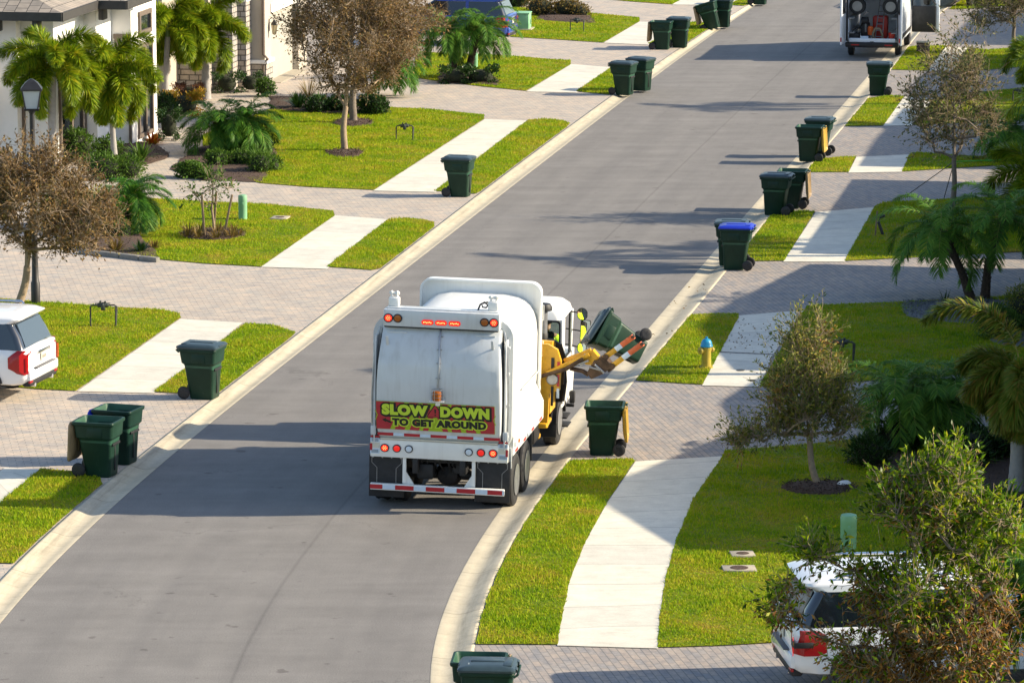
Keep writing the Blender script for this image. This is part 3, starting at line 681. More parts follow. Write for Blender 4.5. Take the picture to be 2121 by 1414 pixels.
# wiring conduit and beacon
m = MB(); zz = np.linspace(2.44, 3.52, 14); m.tube([(.012*math.sin(z*5)-.0, tail_y(z)-.03, z) for z in zz], .017, 8)
for z in (2.62, 2.9, 3.15, 3.38): m.box((0, tail_y(z)-.025, z), (.085, .03, .018), .004)
m.build('conduit', M['steel'], truck)
m = MB(); zb = 2.20; yb = tail_y(2.25)-.12
m.mi = 0; m.box((0, yb+.04, zb), (.27, .20, .014), .003); m.box((0, yb+.10, zb-.07), (.08, .06, .08), .01)
m.mi = 1; m.lathe([(.075, zb+.01), (.085, zb+.03), (.08, zb+.17), (.06, zb+.19), (0, zb+.195)], (0, yb, 0), 'z', 20)
m.mi = 2
for k in range(6):
    a = k*math.pi/3+.2; m.tube([(.10*math.cos(a), yb+.10*math.sin(a), zb), (.10*math.cos(a), yb+.10*math.sin(a), zb+.22)], .004, 5)
for z in (.08, .15, .22): m.tube([(.10*math.cos(k*math.pi/8), yb+.10*math.sin(k*math.pi/8), zb+z) for k in range(17)], .004, 5)
m.build('beacon', [M['white'], M['amber'], M['steel']], truck)
# warning sign
z0, z1 = 1.575, 2.125; sw = 1.075; y0, y1 = tail_y(z0)-.022, tail_y(z1)-.022
tilt = math.atan2(y0-y1, z1-z0); SM = Matrix.Translation((-.05, (y0+y1)/2, (z0+z1)/2)) @ Matrix.Rotation(R(90)+tilt, 4, 'X')
Lh = (z1-z0)/math.cos(tilt)/2
m = MB(); m.M = SM; m.mi = 0; m.box((0, 0, -.006), (2*sw, 2*Lh, .012))
m.mi = 1                                                             # red stripes fanning out from the middle
def clip_quad(q):
    def cut(poly, f):
        out = []
        for i in range(len(poly)):
            a, c = poly[i], poly[(i+1) % len(poly)]; fa, fc_ = f(a), f(c)
            if fa >= 0: out.append(a)
            if fa*fc_ < 0: t = fa/(fa-fc_); out.append((a[0]+(c[0]-a[0])*t, a[1]+(c[1]-a[1])*t))
        return out
    for f in (lambda p: sw-.002-p[0], lambda p: p[0]+sw-.002, lambda p: Lh-.002-p[1], lambda p: p[1]+Lh-.002):
        q = cut(q, f)
        if not q: return []
    return q
for s in (-1, 1):
    for vs in (-1, 1):
        for x0, wd in ((.03, .10), (.20, .17), (.46, .18), (.72, .19)):
            q = clip_quad([(s*x0, vs*.0), (s*(x0+wd), vs*.0), (s*(x0+wd+.17), vs*.45), (s*(x0+.17), vs*.45)])
            if len(q) > 2: m.quad(*[(x, y, .0015) for x, y in q])
    q = [(s*.95, -Lh+.002), (s*(sw-.002), -Lh+.002), (s*(sw-.002), Lh-.002), (s*.95, Lh-.002), (s*.86, 0)]
    m.quad(*[(x, y, .002) for x, y in q])
    m.mi = 0
    for vs in (-1, 1): m.quad((s*1.085, vs*.10, .0035), (s*1.098, vs*.10, .0035), (s*1.06, 0, .0035), (s*1.045, 0, .0035))
    m.mi = 1
FLAT = lambda x, y, z, sx=1, sy=1, rz=0: Matrix.Translation((x, y, z)) @ Matrix.Rotation(rz, 4, 'Z') @ Matrix.Diagonal((sx, sy, 1, 1))
for body, x, y, size, sx, c1, c2 in (('SLOW', -.56, .115, .262, 1.02, 2, 0), ('DOWN', .535, .115, .262, .95, 2, 0), ('TO GET AROUND', .07, -.128, .180, 1.06, 0, 2)):
    big = size > .25; sp = 1.12
    if not big: m.mi = 3; m.text(body, size, FLAT(x, y, .006, sx), .034, .001, spacing=sp); m.mi = 2; m.text(body, size, FLAT(x, y, .009, sx), .013, .001, spacing=sp)
    else:
        m.mi = 2; m.text(body, size, FLAT(x+.012, y-.014, .005, sx), .052, .001, spacing=sp); m.mi = 2; m.text(body, size, FLAT(x, y, .006, sx), .048, .001, spacing=sp); m.mi = 3; m.text(body, size, FLAT(x, y, .010, sx), .020, .001, spacing=sp)
m.mi = 2; m.quad((-.17, .0, .005), (.17, .0, .005), (.02, .25, .005), (-.02, .25, .005))
m.mi = 1; m.quad((-.145, .012, .007), (.145, .012, .007), (.012, .232, .007), (-.012, .232, .007))
m.mi = 2; m.quad((-.012, .085, .009), (.012, .085, .009), (.017, .17, .009), (-.017, .17, .009)); m.quad((-.014, .04, .009), (.014, .04, .009), (.014, .066, .009), (-.014, .066, .009))
m.quad((-.97, -.09, .006), (-.90, -.05, .006), (-.90, -.075, .006), (-.80, -.12, .006), (-.80, -.16, .006), (-.90, -.12, .006), (-.90, -.14, .006))
m.build('warning_sign', [M['signg'], M['signr'], M['ink'], M['letter']], truck, 0, False)
# reflective strip, lower panel
m = MB(); zc = 1.47; y_ = tail_y(zc)-.014
xs = np.linspace(-1.09, 1.09, 10)
for k in range(9):
    m.mi = k % 2; m.box(((xs[k]+xs[k+1])/2, y_, zc), (xs[k+1]-xs[k]-.004+(.05 if k % 2 == 0 else -.05), .006, .055))
m.build('reflective_strip', [M['redrefl'], M['silrefl']], truck)
m = MB(); m.box((0, .14, 1.375), (2.14, .16, .03), .01); m.build('tailgate_lip', M['cream'], truck)
m = MB(); m.box((0, .14, 1.18), (2.50, .10, .34), .012); m.build('rear_panel', M['white'], truck)
for s in (-1, 1):
    lamp(s*.985, 1.19, .088, .072, 'redlamp', True); lamp(s*.765, 1.19, .088, .070, 'reddull'); lamp(s*.545, 1.19, .088, .068, 'clear', name='reversing_lamp')
    m = MB()                                                         # warning stickers at the outer ends
    for z, h, mi in ((1.40, .04, 2), (1.335, .08, 1), (1.235, .11, 0), (1.12, .10, 1)):
        m.mi = mi; m.box((s*1.165, .086, z), (.17, .006, h-.008))
    m.mi = 2; m.box((s*1.235, .082, 1.20), (.045, .006, .13))
    m.mi = 3
    for z in (1.355, 1.335, 1.315, 1.14, 1.12, 1.10): m.box((s*1.165, .0825, z), (.13, .004, .008))
    m.build('warning_sticker', [M['cream'], M['silrefl'], M['redrefl'], M['ink']], truck)
    m = MB()
    pv = [(s*1.0, .3), (s*1.25, .3)]
    m.box((s*1.18, .22, 2.30), (.025, .30, 2.1), .008); m.box((s*1.20, .10, 1.52), (.10, .06, .18), .02)
    for z in (1.5, 2.1, 2.7, 3.2): m.box((s*1.215, .20, z), (.05, .10, .05), .008)
    m.build('side_flange', M['tail'], truck)
    m = MB(); m.tube([(s*1.225, .12, 1.15), (s*1.235, .10, 2.2), (s*1.20, .14, 3.2), (s*1.12, .22, 3.5)], .018, 8); m.build('conduit', M['steel'], truck); m = MB(); m.tube([(s*(float(np.interp(z, [t[0] for t in TP], [t[2] for t in TP]))+.02), tail_y(z)+.20, z) for z in np.linspace(1.38, 3.5, 12)], .016, 6); m.build('tailgate_seal', M['rubber'], truck)
    m = MB(); m.mi = 0; m.box((s*.965, .20, .62), (.64, .018, .80), .004)    # mud flaps
    m.mi = 1
    for k in (-1, 1):
        m.tube([(s*.965+k*.27, .185, 1.0), (s*.965+k*.27, .185, .88), (s*.965+k*.175, .185, .78), (s*.965+k*.175, .185, .50)], .006, 5)
    for k in (-.25, -.08, .09, .26): m.lathe([(0, -.01), (.016, -.008), (.016, 0)], (s*.965+k, .19, .985), 'y', 8)
    m.build('mud_flap', [M['rubber'], M['steel']], truck)
    m = MB(); xz_poly(m, [(s*.60, 1.02), (s*.66, 1.02), (s*.66, .52), (s*.60, .52)], .12, .20); xz_poly(m, [(s*.46, .50), (s*.66, .50), (s*.64, .75), (s*.61, .75)], .15, .19); m.build('bumper_strut', M['white'], truck)
m = MB(); m.mi = 0; m.box((-.02, .10, .44), (2.44, .09, .125), .012)
xs = [-1.22, -.99, -.76, -.42, -.20, .14, .36, .70, .92, 1.19, 1.23]
for k in range(len(xs)-1): m.mi = 1 + k % 2; m.box(((xs[k]+xs[k+1])/2-.02, .052, .44), (xs[k+1]-xs[k]-.004, .006, .085))
m.build('bumper', [M['white'], M['redrefl'], M['silrefl']], truck)
m = MB()                                                            # chassis, axles and what hangs below
for s in (-1, 1): m.box((s*.43, 4.2, .86), (.10, 8.2, .28), .01)
for y in (1.0, 2.27): m.tube([(-.95, y, .54), (.95, y, .54)], .09, 10); m.lathe([(.0, -.26), (.18, -.2), (.25, 0), (.18, .2), (0, .26)], (0.05, y, .56), 'y', 14)
m.box((0, .5, .98), (1.1, .3, .18), .02); m.box((-.28, .45, .72), (.30, .3, .30), .04); m.lathe([(.0, -.05), (.10, -.05), (.10, .3), (0, .3)], (.30, .5, .78), 'y', 14)
for k in range(9): m.tube([(-.5+.12*k, .35, 1.0), (-.48+.12*k+.04*math.sin(k*3), .36, .86), (-.5+.13*k, .55, .74-.03*(k % 3))], .018, 6)
m.box((0, 3.2, 1.0), (1.9, 5.2, .2), .02); m.box((-.9, 4.4, .8), (.5, 1.2, .5), .05); m.box((.9, 4.6, .72), (.46, .7, .42), .05)
m.build('chassis', M['dark'], truck)
def truck_wheel(x, y, s, dual=True, r=.515):
    w = MB()
    for k in ((0, -.33) if dual else (0,)):
        xo = x + s*k
        prof = [(.27, -.13), (.40, -.14), (.47, -.135), (r-.012, -.115), (r, -.085)]
        for q in (-.06, -.055, -.02, -.015, .02, .025, .06, .065): prof.append((r-(.014 if int(abs(q*1000)) in (55, 15, 20, 60) else 0), q))
        prof += [(r, .085), (r-.012, .115), (.47, .135), (.40, .14), (.27, .13)]
        w.lathe(prof, (xo, y, r), 'x', 40)
    o = w.build('wheel', M['rubber'], truck, 30)
    q = MB(); q.lathe([(.305, .15*s), (.285, .14*s), (.27, .04*s), (.255, -.03*s), (.14, -.02*s), (.13, .03*s), (.11, .09*s), (.06, .10*s), (0, .10*s)], (x, y, r), 'x', 32)
    q.mi = 1
    for k in range(10): a = (k+.5)*math.pi/5; q.lathe([(0, -.012*s), (.040, -.012*s), (.040, -.04*s)], (x, y+.20*math.cos(a), r+.20*math.sin(a)), 'x', 8)
    q.mi = 0
    for k in range(10):
        a = k*math.pi/5; q.lathe([(.014, -.03*s), (.014, .025*s), (0, .03*s)], (x, y+.155*math.cos(a), r+.155*math.sin(a)), 'x', 6)
    q.build('rim', [M['steel'], M['dark']], o)
for y in (1.0, 2.27):
    for s in (-1, 1): truck_wheel(s*1.14, y, s)
for s in (-1, 1): truck_wheel(s*1.10, 6.85, s, False)
for s in (-1, 1):
    m = MB(); m.box((s*1.02, 2.98, .78), (.5, .03, .62), .01); m.build('mud_flap', M['rubber'], truck)
# hopper, arm carriage, exhaust, cab
m = MB(); m.box((-.10, 5.25, 1.95), (2.1, 1.25, 1.75), .04); m.build('hopper', M['white'], truck)
m = MB()
pl = [(5.02, 1.0), (5.75, 1.0), (5.75, 2.05), (5.68, 2.28), (5.45, 2.42), (5.14, 2.45), (5.02, 2.25)]
m.mi = 0; m.loft([[(1.02, y, z) for y, z in pl], [(1.30, y, z) for y, z in pl]])
pr = [(.98, .74), (1.28, .74), (1.30, 1.45), (1.50, 1.52), (1.52, 2.10), (1.44, 2.34), (1.26, 2.44), (1.16, 2.44), (1.16, 2.12), (.98, 2.10)]
xz_poly(m, pr, 4.86, 4.98); m.mi = 1; xz_poly(m, [(x-.03, z-.03) for x, z in pr], 5.62, 5.70); m.mi = 0
m.box((1.13, 5.1, .80), (.30, .7, .10), .02); m.box((1.02, 4.95, .55), (.22, .2, .08), .01); m.box((1.02, 4.7, .95), (.14, .14, .10), .02)
m.mi = 1; m.box((1.36, 4.845, 2.02), (.06, .02, .32), .01); m.box((1.36, 4.845, 1.40), (.05, .02, .40), .01)
m.mi = 2; m.lathe([(0, -.02), (.10, -.02), (.115, 0), (.10, .02)], (1.36, 4.83, 1.74), 'y', 20)
m.mi = 3; m.box((1.47, 4.853, 2.0), (.05, .006, .20)); m.box((1.47, 4.853, 1.72), (.05, .006, .24))
m.mi = 4; m.box((1.47, 4.853, 1.46), (.05, .006, .20))
m.mi = 1
for k in range(5): m.lathe([(0, -.01), (.018, -.01), (.018, .01)], (1.05+.05*k, 4.85, .84), 'y', 6)
m.build('arm_carriage', [M['yellow'], M['dark'], M['steel'], M['redrefl'], M['silrefl']], truck)
m = MB()                                                            # hoses and guards behind the carriage
pts = [(1.0, 5.95, 1.8), (1.10, 5.95, 2.15), (1.28, 5.95, 2.22), (1.42, 5.92, 2.0), (1.46, 5.9, 1.5), (1.42, 5.9, 1.1)]
for d in (0, .06, .12): m.tube([(p[0]-d, p[1]+d, p[2]-d*.4) for p in pts], .042, 8)
m.tube([(.93, 6.28, 2.3), (.94, 6.3, 2.2), (1.0, 6.35, 2.05), (1.04, 6.4, 1.9), (1.02, 6.4, 1.5)], [.10, .12, .13, .12, .10], 12)
m.lathe([(.0, -.10), (.22, -.10), (.25, -.05), (.25, .05), (.22, .10), (0, .10)], (.98, 6.05, 2.05), 'x', 20)
m.box((1.0, 6.2, 1.4), (.4, .3, 1.0), .06)
m.build('hydraulics', M['dark'], truck)
m = MB(); m.mi = 0; m.lathe([(.112, 2.40), (.112, 2.86)], (.93, 6.28, 0), 'z', 20); m.mi = 1; m.lathe([(.125, 2.25), (.125, 2.40), (.112, 2.42)], (.93, 6.28, 0), 'z', 20); m.lathe([(.12, 2.86), (.175, 2.88), (.18, 2.94), (.14, 3.01), (0, 3.03)], (.95, 6.28, 0), 'z', 20); m.build('air_intake', [M['steel'], M['dark']], truck)
for z in (2.92, 2.20):
    m = MB(); m.tube([(.92, 4.9, z), (1.16, 4.9, z), (1.16, 4.9, z+.30), (.92, 4.9, z+.30)], .011, 6); m.build('grab_rail', M['white'], truck)
m = MB(); yb, yf = 6.92, 8.55
R_ = lambda z, w, y0, y1, r=.12: [(x, y, z) for x, y in rrect(w, (y1-y0)/2, r, 4, 0, (y0+y1)/2)]
m.loft([R_(.72, 1.25, yb, yf+.1), R_(1.2, 1.27, yb, yf+.12), R_(1.72, 1.27, yb, yf+.1)])
m.loft([R_(2.56, 1.235, yb+.01, yf-.05), R_(2.70, 1.20, yb+.05, yf-.1, .16), R_(2.81, 1.08, yb+.14, yf-.2, .2), R_(2.85, .8, yb+.4, yf-.5, .2)])
for x0, x1 in ((-1.245, -.85), (-.25, .80), (1.20, 1.245)): m.box(((x0+x1)/2, yb+.04, 2.14), (x1-x0, .06, .86), .01)
for s in (-1, 1):
    m.box((s*1.23, yb+.17, 2.14), (.05, .30, .86), .012); m.box((s*1.22, 8.33, 2.14), (.07, .12, .88), .02, Matrix.Rotation(R(-8), 3, 'X'))
m.build('cab', M['white'], truck, 40)
for x, w in ((1.0, .42), (-.55, .6)):
    m = MB(); fo_ = rrect(w/2, .42, .08, 5, x, 2.14); fi_ = rrect(w/2-.03, .38, .06, 5, x, 2.14)
    m.mi = 0; m.loft([[(a, 6.93, c) for a, c in fo_], [(a, 6.905, c) for a, c in fo_], [(a, 6.905, c) for a, c in fi_], [(a, 6.93, c) for a, c in fi_]], close=True)
    m.mi = 1; m.quad(*[(a, 6.92, c) for a, c in fi_]); m.build('cab_window', [M['rubber'], M['clearglass']], truck)
m = MB(); m.quad((-1.05, 8.42, 1.74), (1.05, 8.42, 1.74), (1.05, 8.36, 2.56), (-1.05, 8.36, 2.56)); m.build('windscreen', M['clearglass'], truck)
for s in (-1, 1):
    m = MB(); dp = [(7.0, 1.72), (8.0, 1.72), (7.92, 2.56), (7.02, 2.56)]
    m.mi = 1
    if s < 0: m.quad(*[(s*(1.262-(z-1.7)*.03), y, z) for y, z in dp])
    m.mi = 2; m.box((s*1.255, 7.5, 1.735), (.03, 1.06, .03)); m.box((s*1.24, 7.03, 2.14), (.03, .04, .84)); m.box((s*1.24, 7.98, 2.14), (.03, .05, .84))
    m.mi = 0; m.box((s*1.27, 7.5, 1.25), (.02, 1.06, .86), .008); m.mi = 2; m.box((s*1.28, 7.10, 1.45), (.03, .16, .04), .01)
    m.tube([(s*1.29, 6.86, 1.15), (s*1.32, 6.84, 1.2), (s*1.32, 6.84, 1.75), (s*1.29, 6.86, 1.8)], .014, 6)
    m.build('cab_door', [M['white'], M['glass'], M['rubber']], truck)
    m = MB(); pa = [(.70*math.cos(a), .515+.70*math.sin(a)) for a in np.linspace(R(5), R(175), 14)]; pb = [(.62*math.cos(a), .515+.62*math.sin(a)) for a in np.linspace(R(175), R(5), 14)]
    m.loft([[(s*.86, 6.85+y, z) for y, z in pa+pb], [(s*1.27, 6.85+y, z) for y, z in pa+pb]]); m.box((s*1.10, 6.25, .62), (.36, .06, .7), .02, Matrix.Rotation(R(-14), 3, 'X')); m.build('wheel_arch', M['rubber'], truck)
m = MB(); m.box((1.22, 7.5, .48), (.22, .55, .04), .01); m.box((1.22, 7.5, .30), (.26, .5, .03), .01); m.box((1.34, 7.9, .80), (.10, .14, .26), .02); m.box((1.30, 7.9, .62), (.16, .08, .06), .01); m.build('cab_step', M['rubber'], truck)
# ------------------------------------------------------------------ mirrors, arm, lifted bin, driver
TM = Matrix.Translation(truck.location) @ Euler(truck.rotation_euler).to_matrix().to_4x4(); TI = TM.inverted()
def TL(px, py, L):
    """truck-frame point seen at the pixel, L metres ahead of the tail"""
    Y = truck.location.y + L
    for _ in range(6): p = TI @ PD(px, py, Y); Y += L - p.y
    return TI @ PD(px, py, Y)
CAMP = TI @ Vector((0, 0, CAM_H)); chest = Vector((1.12, 7.42, 2.08))
def aim(p, q): return ((CAMP-p).normalized() + (q-p).normalized()).normalized()
for px, py, w, h, rnd in ((1201, 645, .105, .13, True), (1207, 683, .105, .25, False), (1200, 716, .095, .11, True)):
    p = TL(px, py, 8.15); n = aim(p, chest + Vector((0, 0, .12 if py < 660 else 0)))
    rm = Matrix.Translation(p) @ n.to_track_quat('Z', 'Y').to_matrix().to_4x4()
    m = MB(); m.M = rm; o_ = rrect(w, h, w*.98 if rnd else .03, 8); i_ = rrect(w-.012, h-.012, (w-.012)*.98 if rnd else .025, 8)
    m.mi = 0; m.loft([[(a*.6, c*.6, -.08) for a, c in o_], [(a, c, -.02) for a, c in o_], [(a, c, .004) for a, c in o_], [(a, c, .004) for a, c in i_]], True, False)
    m.mi = 1; m.quad(*[(a, c, .002) for a, c in i_]); m.M = Matrix()
    m.mi = 0; m.tube([p - n*.06, (1.2, 8.3, p.z+.02), (1.12, 8.35, p.z+.02)], .014, 6)
    m.build('mirror', [M['rubber'], M['mirror']], truck)
m = MB()                                                            # the arm
def bar(m, pts, w, h):
    for a, c in zip(pts[:-1], pts[1:]):
        a, c = Vector(a), Vector(c); d = c-a; q = d.to_track_quat('X', 'Z').to_matrix(); m.box((a+c)/2, (d.length+.02, w, h), .012, q)
q = [TL(1112, 776, 4.78), TL(1165, 760, 4.78), TL(1200, 738, 4.85)]; m.mi = 1; bar(m, q, .09, .075)
q = [TL(1128, 769, 4.80), TL(1172, 748, 4.86), TL(1212, 729, 4.9)]; m.mi = 0; bar(m, q, .10, .085)
q = [TL(1166, 746, 5.05), TL(1218, 724, 5.05)]; bar(m, q, .10, .17)
e = TL(1209, 732, 4.98); m.mi = 0
pl = [TL(*a, 4.92) for a in ((1196, 742), (1202, 728), (1220, 720), (1232, 735), (1222, 752), (1206, 750))]
m.loft([pl, [p + Vector((0, .22, 0)) for p in pl]])
m.mi = 1; m.tube([TL(1175, 758, 4.95), TL(1200, 764, 4.95), TL(1212, 772, 4.95)], .045, 8)
pl = [TL(*a, 4.84) for a in ((1208, 768), (1222, 742), (1246, 738), (1258, 756), (1240, 770), (1217, 781))]
m.mi = 1; m.loft([pl, [p + Vector((0, .35, 0)) for p in pl]])
m.mi = 2
for a in ((1205, 731), (1197, 749), (1229, 770), (1232, 757)): m.lathe([(0, -.03), (.035, -.03), (.035, .03), (0, .03)], TL(*a, 4.88), 'y', 10)
for a, c in (((1183, 752), (1212, 742)), ((1213, 755), (1236, 762)), ((1224, 750), (1243, 768))): m.tube([TL(*a, 4.82), TL(*c, 4.82)], .022, 7)
m.build('lifting_arm', [M['yellow'], M['rust'], M['steel']], truck)
for (a, c, L0, L1) in (((1238, 740), (1301, 691), 4.95, 4.90), ((1250, 760), (1319, 706), 4.93, 4.84)):
    A, C = TL(*a, L0), TL(*c, L1); m = MB(); ks = [0, .08, .46, .64, 1.0]
    for k, mi in zip(range(4), (3, 0, 1, 2)):
        m.mi = mi; bar(m, [A.lerp(C, ks[k]), A.lerp(C, ks[k+1])], .12, .105 if mi != 3 else .13)
    m.mi = 3; m.lathe([(0, -.06), (.035, -.06), (.035, .06), (0, .06)], C, 'y', 10); m.lathe([(0, -.09), (.06, -.09), (.06, .09), (0, .09)], A.lerp(C, .14), 'y', 10)
    m.build('gripper_finger', [M['yellow'], M['silrefl'], M['orange'], M['rust']], truck)
# bin in the air, held by the gripper (its own thing)
trash_bin('closed', 'lid', (0, 0, -50), 0, 'x')
t = PROTO[('closed', 'lid')]; lifted = [o for o in bpy.data.objects if o.get('label') == 'x'][0]
zl, xl = Vector((-.87, -.06, .49)).normalized(), Vector((-.49, -.10, -.87))
yl = zl.cross(xl).normalized(); xl = yl.cross(zl); qt = Matrix.Rotation(R(14), 3, zl); xl = qt @ xl; yl = qt @ yl; base = PD(1329, 728, 81.25)
lifted.matrix_basis = Matrix.Translation(base) @ Matrix((xl, yl, zl)).transposed().to_4x4() @ Matrix.Scale(.93, 4)
tag(lifted, 'green bin gripped and tilted in the air by the yellow arm of the garbage truck', 'wheelie bin')
for ch in list(lifted.children):
    if ch.name.startswith('lid'):
        ch.matrix_basis = Matrix.Translation((-.43, 0, 1.06)) @ Matrix.Rotation(R(-6), 4, 'Y') @ Matrix.Translation((.43, 0, -1.06))
# driver, seated at the right hand side of the cab
M['skin'] = mat('skin', (0.42, 0.24, 0.16), 0.5, var=0.08); M['trouser'] = mat('navy_trousers', (0.02, 0.025, 0.05), 0.8, var=0.2)
M['hair'] = mat('dark_cap', (0.02, 0.02, 0.022), 0.8)
dv = empty('person', TM @ Vector((.90, 7.36, 1.66)), TY, 'driver in hi-vis yellow top seated in the cab of the garbage truck', 'person')
def skin_body(name, pts, edges, rad, mats, parent):
    me = bpy.data.meshes.new(name); me.from_pydata(pts, edges, []); me.materials.append(mats); o = link(name, me, parent)
    md = o.modifiers.new('skin', 'SKIN'); me.skin_vertices.new() if not me.skin_vertices else None
    for v, r_ in zip(me.skin_vertices[0].data, rad): v.radius = r_ if hasattr(r_, '__len__') else (r_, r_)
    me.skin_vertices[0].data[0].use_root = True
    md.use_smooth_shade = True; o.modifiers.new('sub', 'SUBSURF').levels = 2; o.modifiers['sub'].render_levels = 2
    return o
pts = [(0, 0, 0), (0, .0, .22), (0, .02, .42), (0, .03, .50), (0, .06, .60), (0, .09, .70), (0, .08, .80),
       (-.19, .02, .44), (-.24, .10, .22), (-.18, .34, .20), (-.14, .42, .22), (.19, .02, .44), (.25, .10, .22), (.19, .34, .20), (.15, .42, .22),
       (-.11, .04, .0), (-.13, .46, .02), (-.13, .50, -.40), (-.13, .62, -.42), (.11, .04, .0), (.13, .46, .02), (.13, .50, -.40), (.13, .62, -.42)]
ed = [(0, 1), (1, 2), (2, 3), (3, 4), (4, 5), (5, 6), (2, 7), (7, 8), (8, 9), (9, 10), (2, 11), (11, 12), (12, 13), (13, 14), (0, 15), (15, 16), (16, 17), (17, 18), (0, 19), (19, 20), (20, 21), (21, 22)]
rad = [(.16, .12), (.15, .11), (.17, .11), .06, .085, .105, .07, .075, .05, .042, .035, .075, .05, .042, .035, .10, .075, .05, .045, .10, .075, .05, .045]
skin_body('body', pts, ed, rad, M['skin'], dv)
m = MB()                                                            # top, cap, hands' fingers, face
rings = []
for z, hx, hy, cy in ((-.04, .185, .145, 0), (.12, .18, .135, 0), (.30, .20, .14, .01), (.42, .215, .13, .02), (.49, .15, .10, .02), (.52, .08, .075, .03)):
    rings.append([(x, y, z) for x, y in rrect(hx, hy, min(hx, hy)*.9, 5, 0, cy)])
m.loft(rings)
for s in (-1, 1): m.tube([(s*.17, .02, .45), (s*.22, .05, .36), (s*.245, .09, .24), (s*.225, .16, .205)], [.085, .085, .072, .065], 10)
m.build('hi_vis_top', M['hivis'], dv, 60)
m = MB(); m.lathe([(.118, .70), (.122, .76), (.10, .83), (.05, .86), (0, .865)], (0, .085, 0), 'z', 18); m.box((0, .22, .735), (.17, .14, .014), .006); m.build('cap', M['hair'], dv, 60)
m = MB(); m.box((0, .195, .655), (.03, .035, .04), .01); m.build('nose', M['skin'], dv)
for s in (-1, 1):
    m = MB(); m.lathe([(0, -.014), (.012, -.008), (.014, 0), (.012, .008), (0, .014)], (s*.04, .18, .69), 'y', 8); m.build('eye', M['hair'], dv)
    m = MB()
    for k in range(4): m.tube([(s*(.15-.022*k), .44, .225), (s*(.15-.022*k), .49, .235), (s*(.15-.022*k), .505, .205), (s*(.15-.022*k), .485, .185)], [.011, .010, .009, .007], 6)
    m.tube([(s*.11, .43, .215), (s*.09, .455, .195), (s*.10, .48, .185)], [.012, .011, .008], 6); m.build('hand', M['skin'], dv, 60)
m = MB(); m.box((0, -.16, .25), (.30, .12, .75), .05); m.box((0, .1, -.08), (.48, .5, .12), .05); m.build('seat', M['dark'], truck, loc=(.66, 7.32, 1.66)); bpy.data.objects['seat'].location = (.90, 7.36, 1.66)
m = MB(); m.tube([(.19*math.cos(a), .10*math.sin(a), .19*math.sin(a)) for a in np.linspace(0, 2*math.pi, 25)], .014, 6); m.tube([(0, 0, 0), (0, .2, -.3)], .03, 6); m.build('steering_wheel', M['dark'], truck, loc=(.86, 7.84, 1.86))

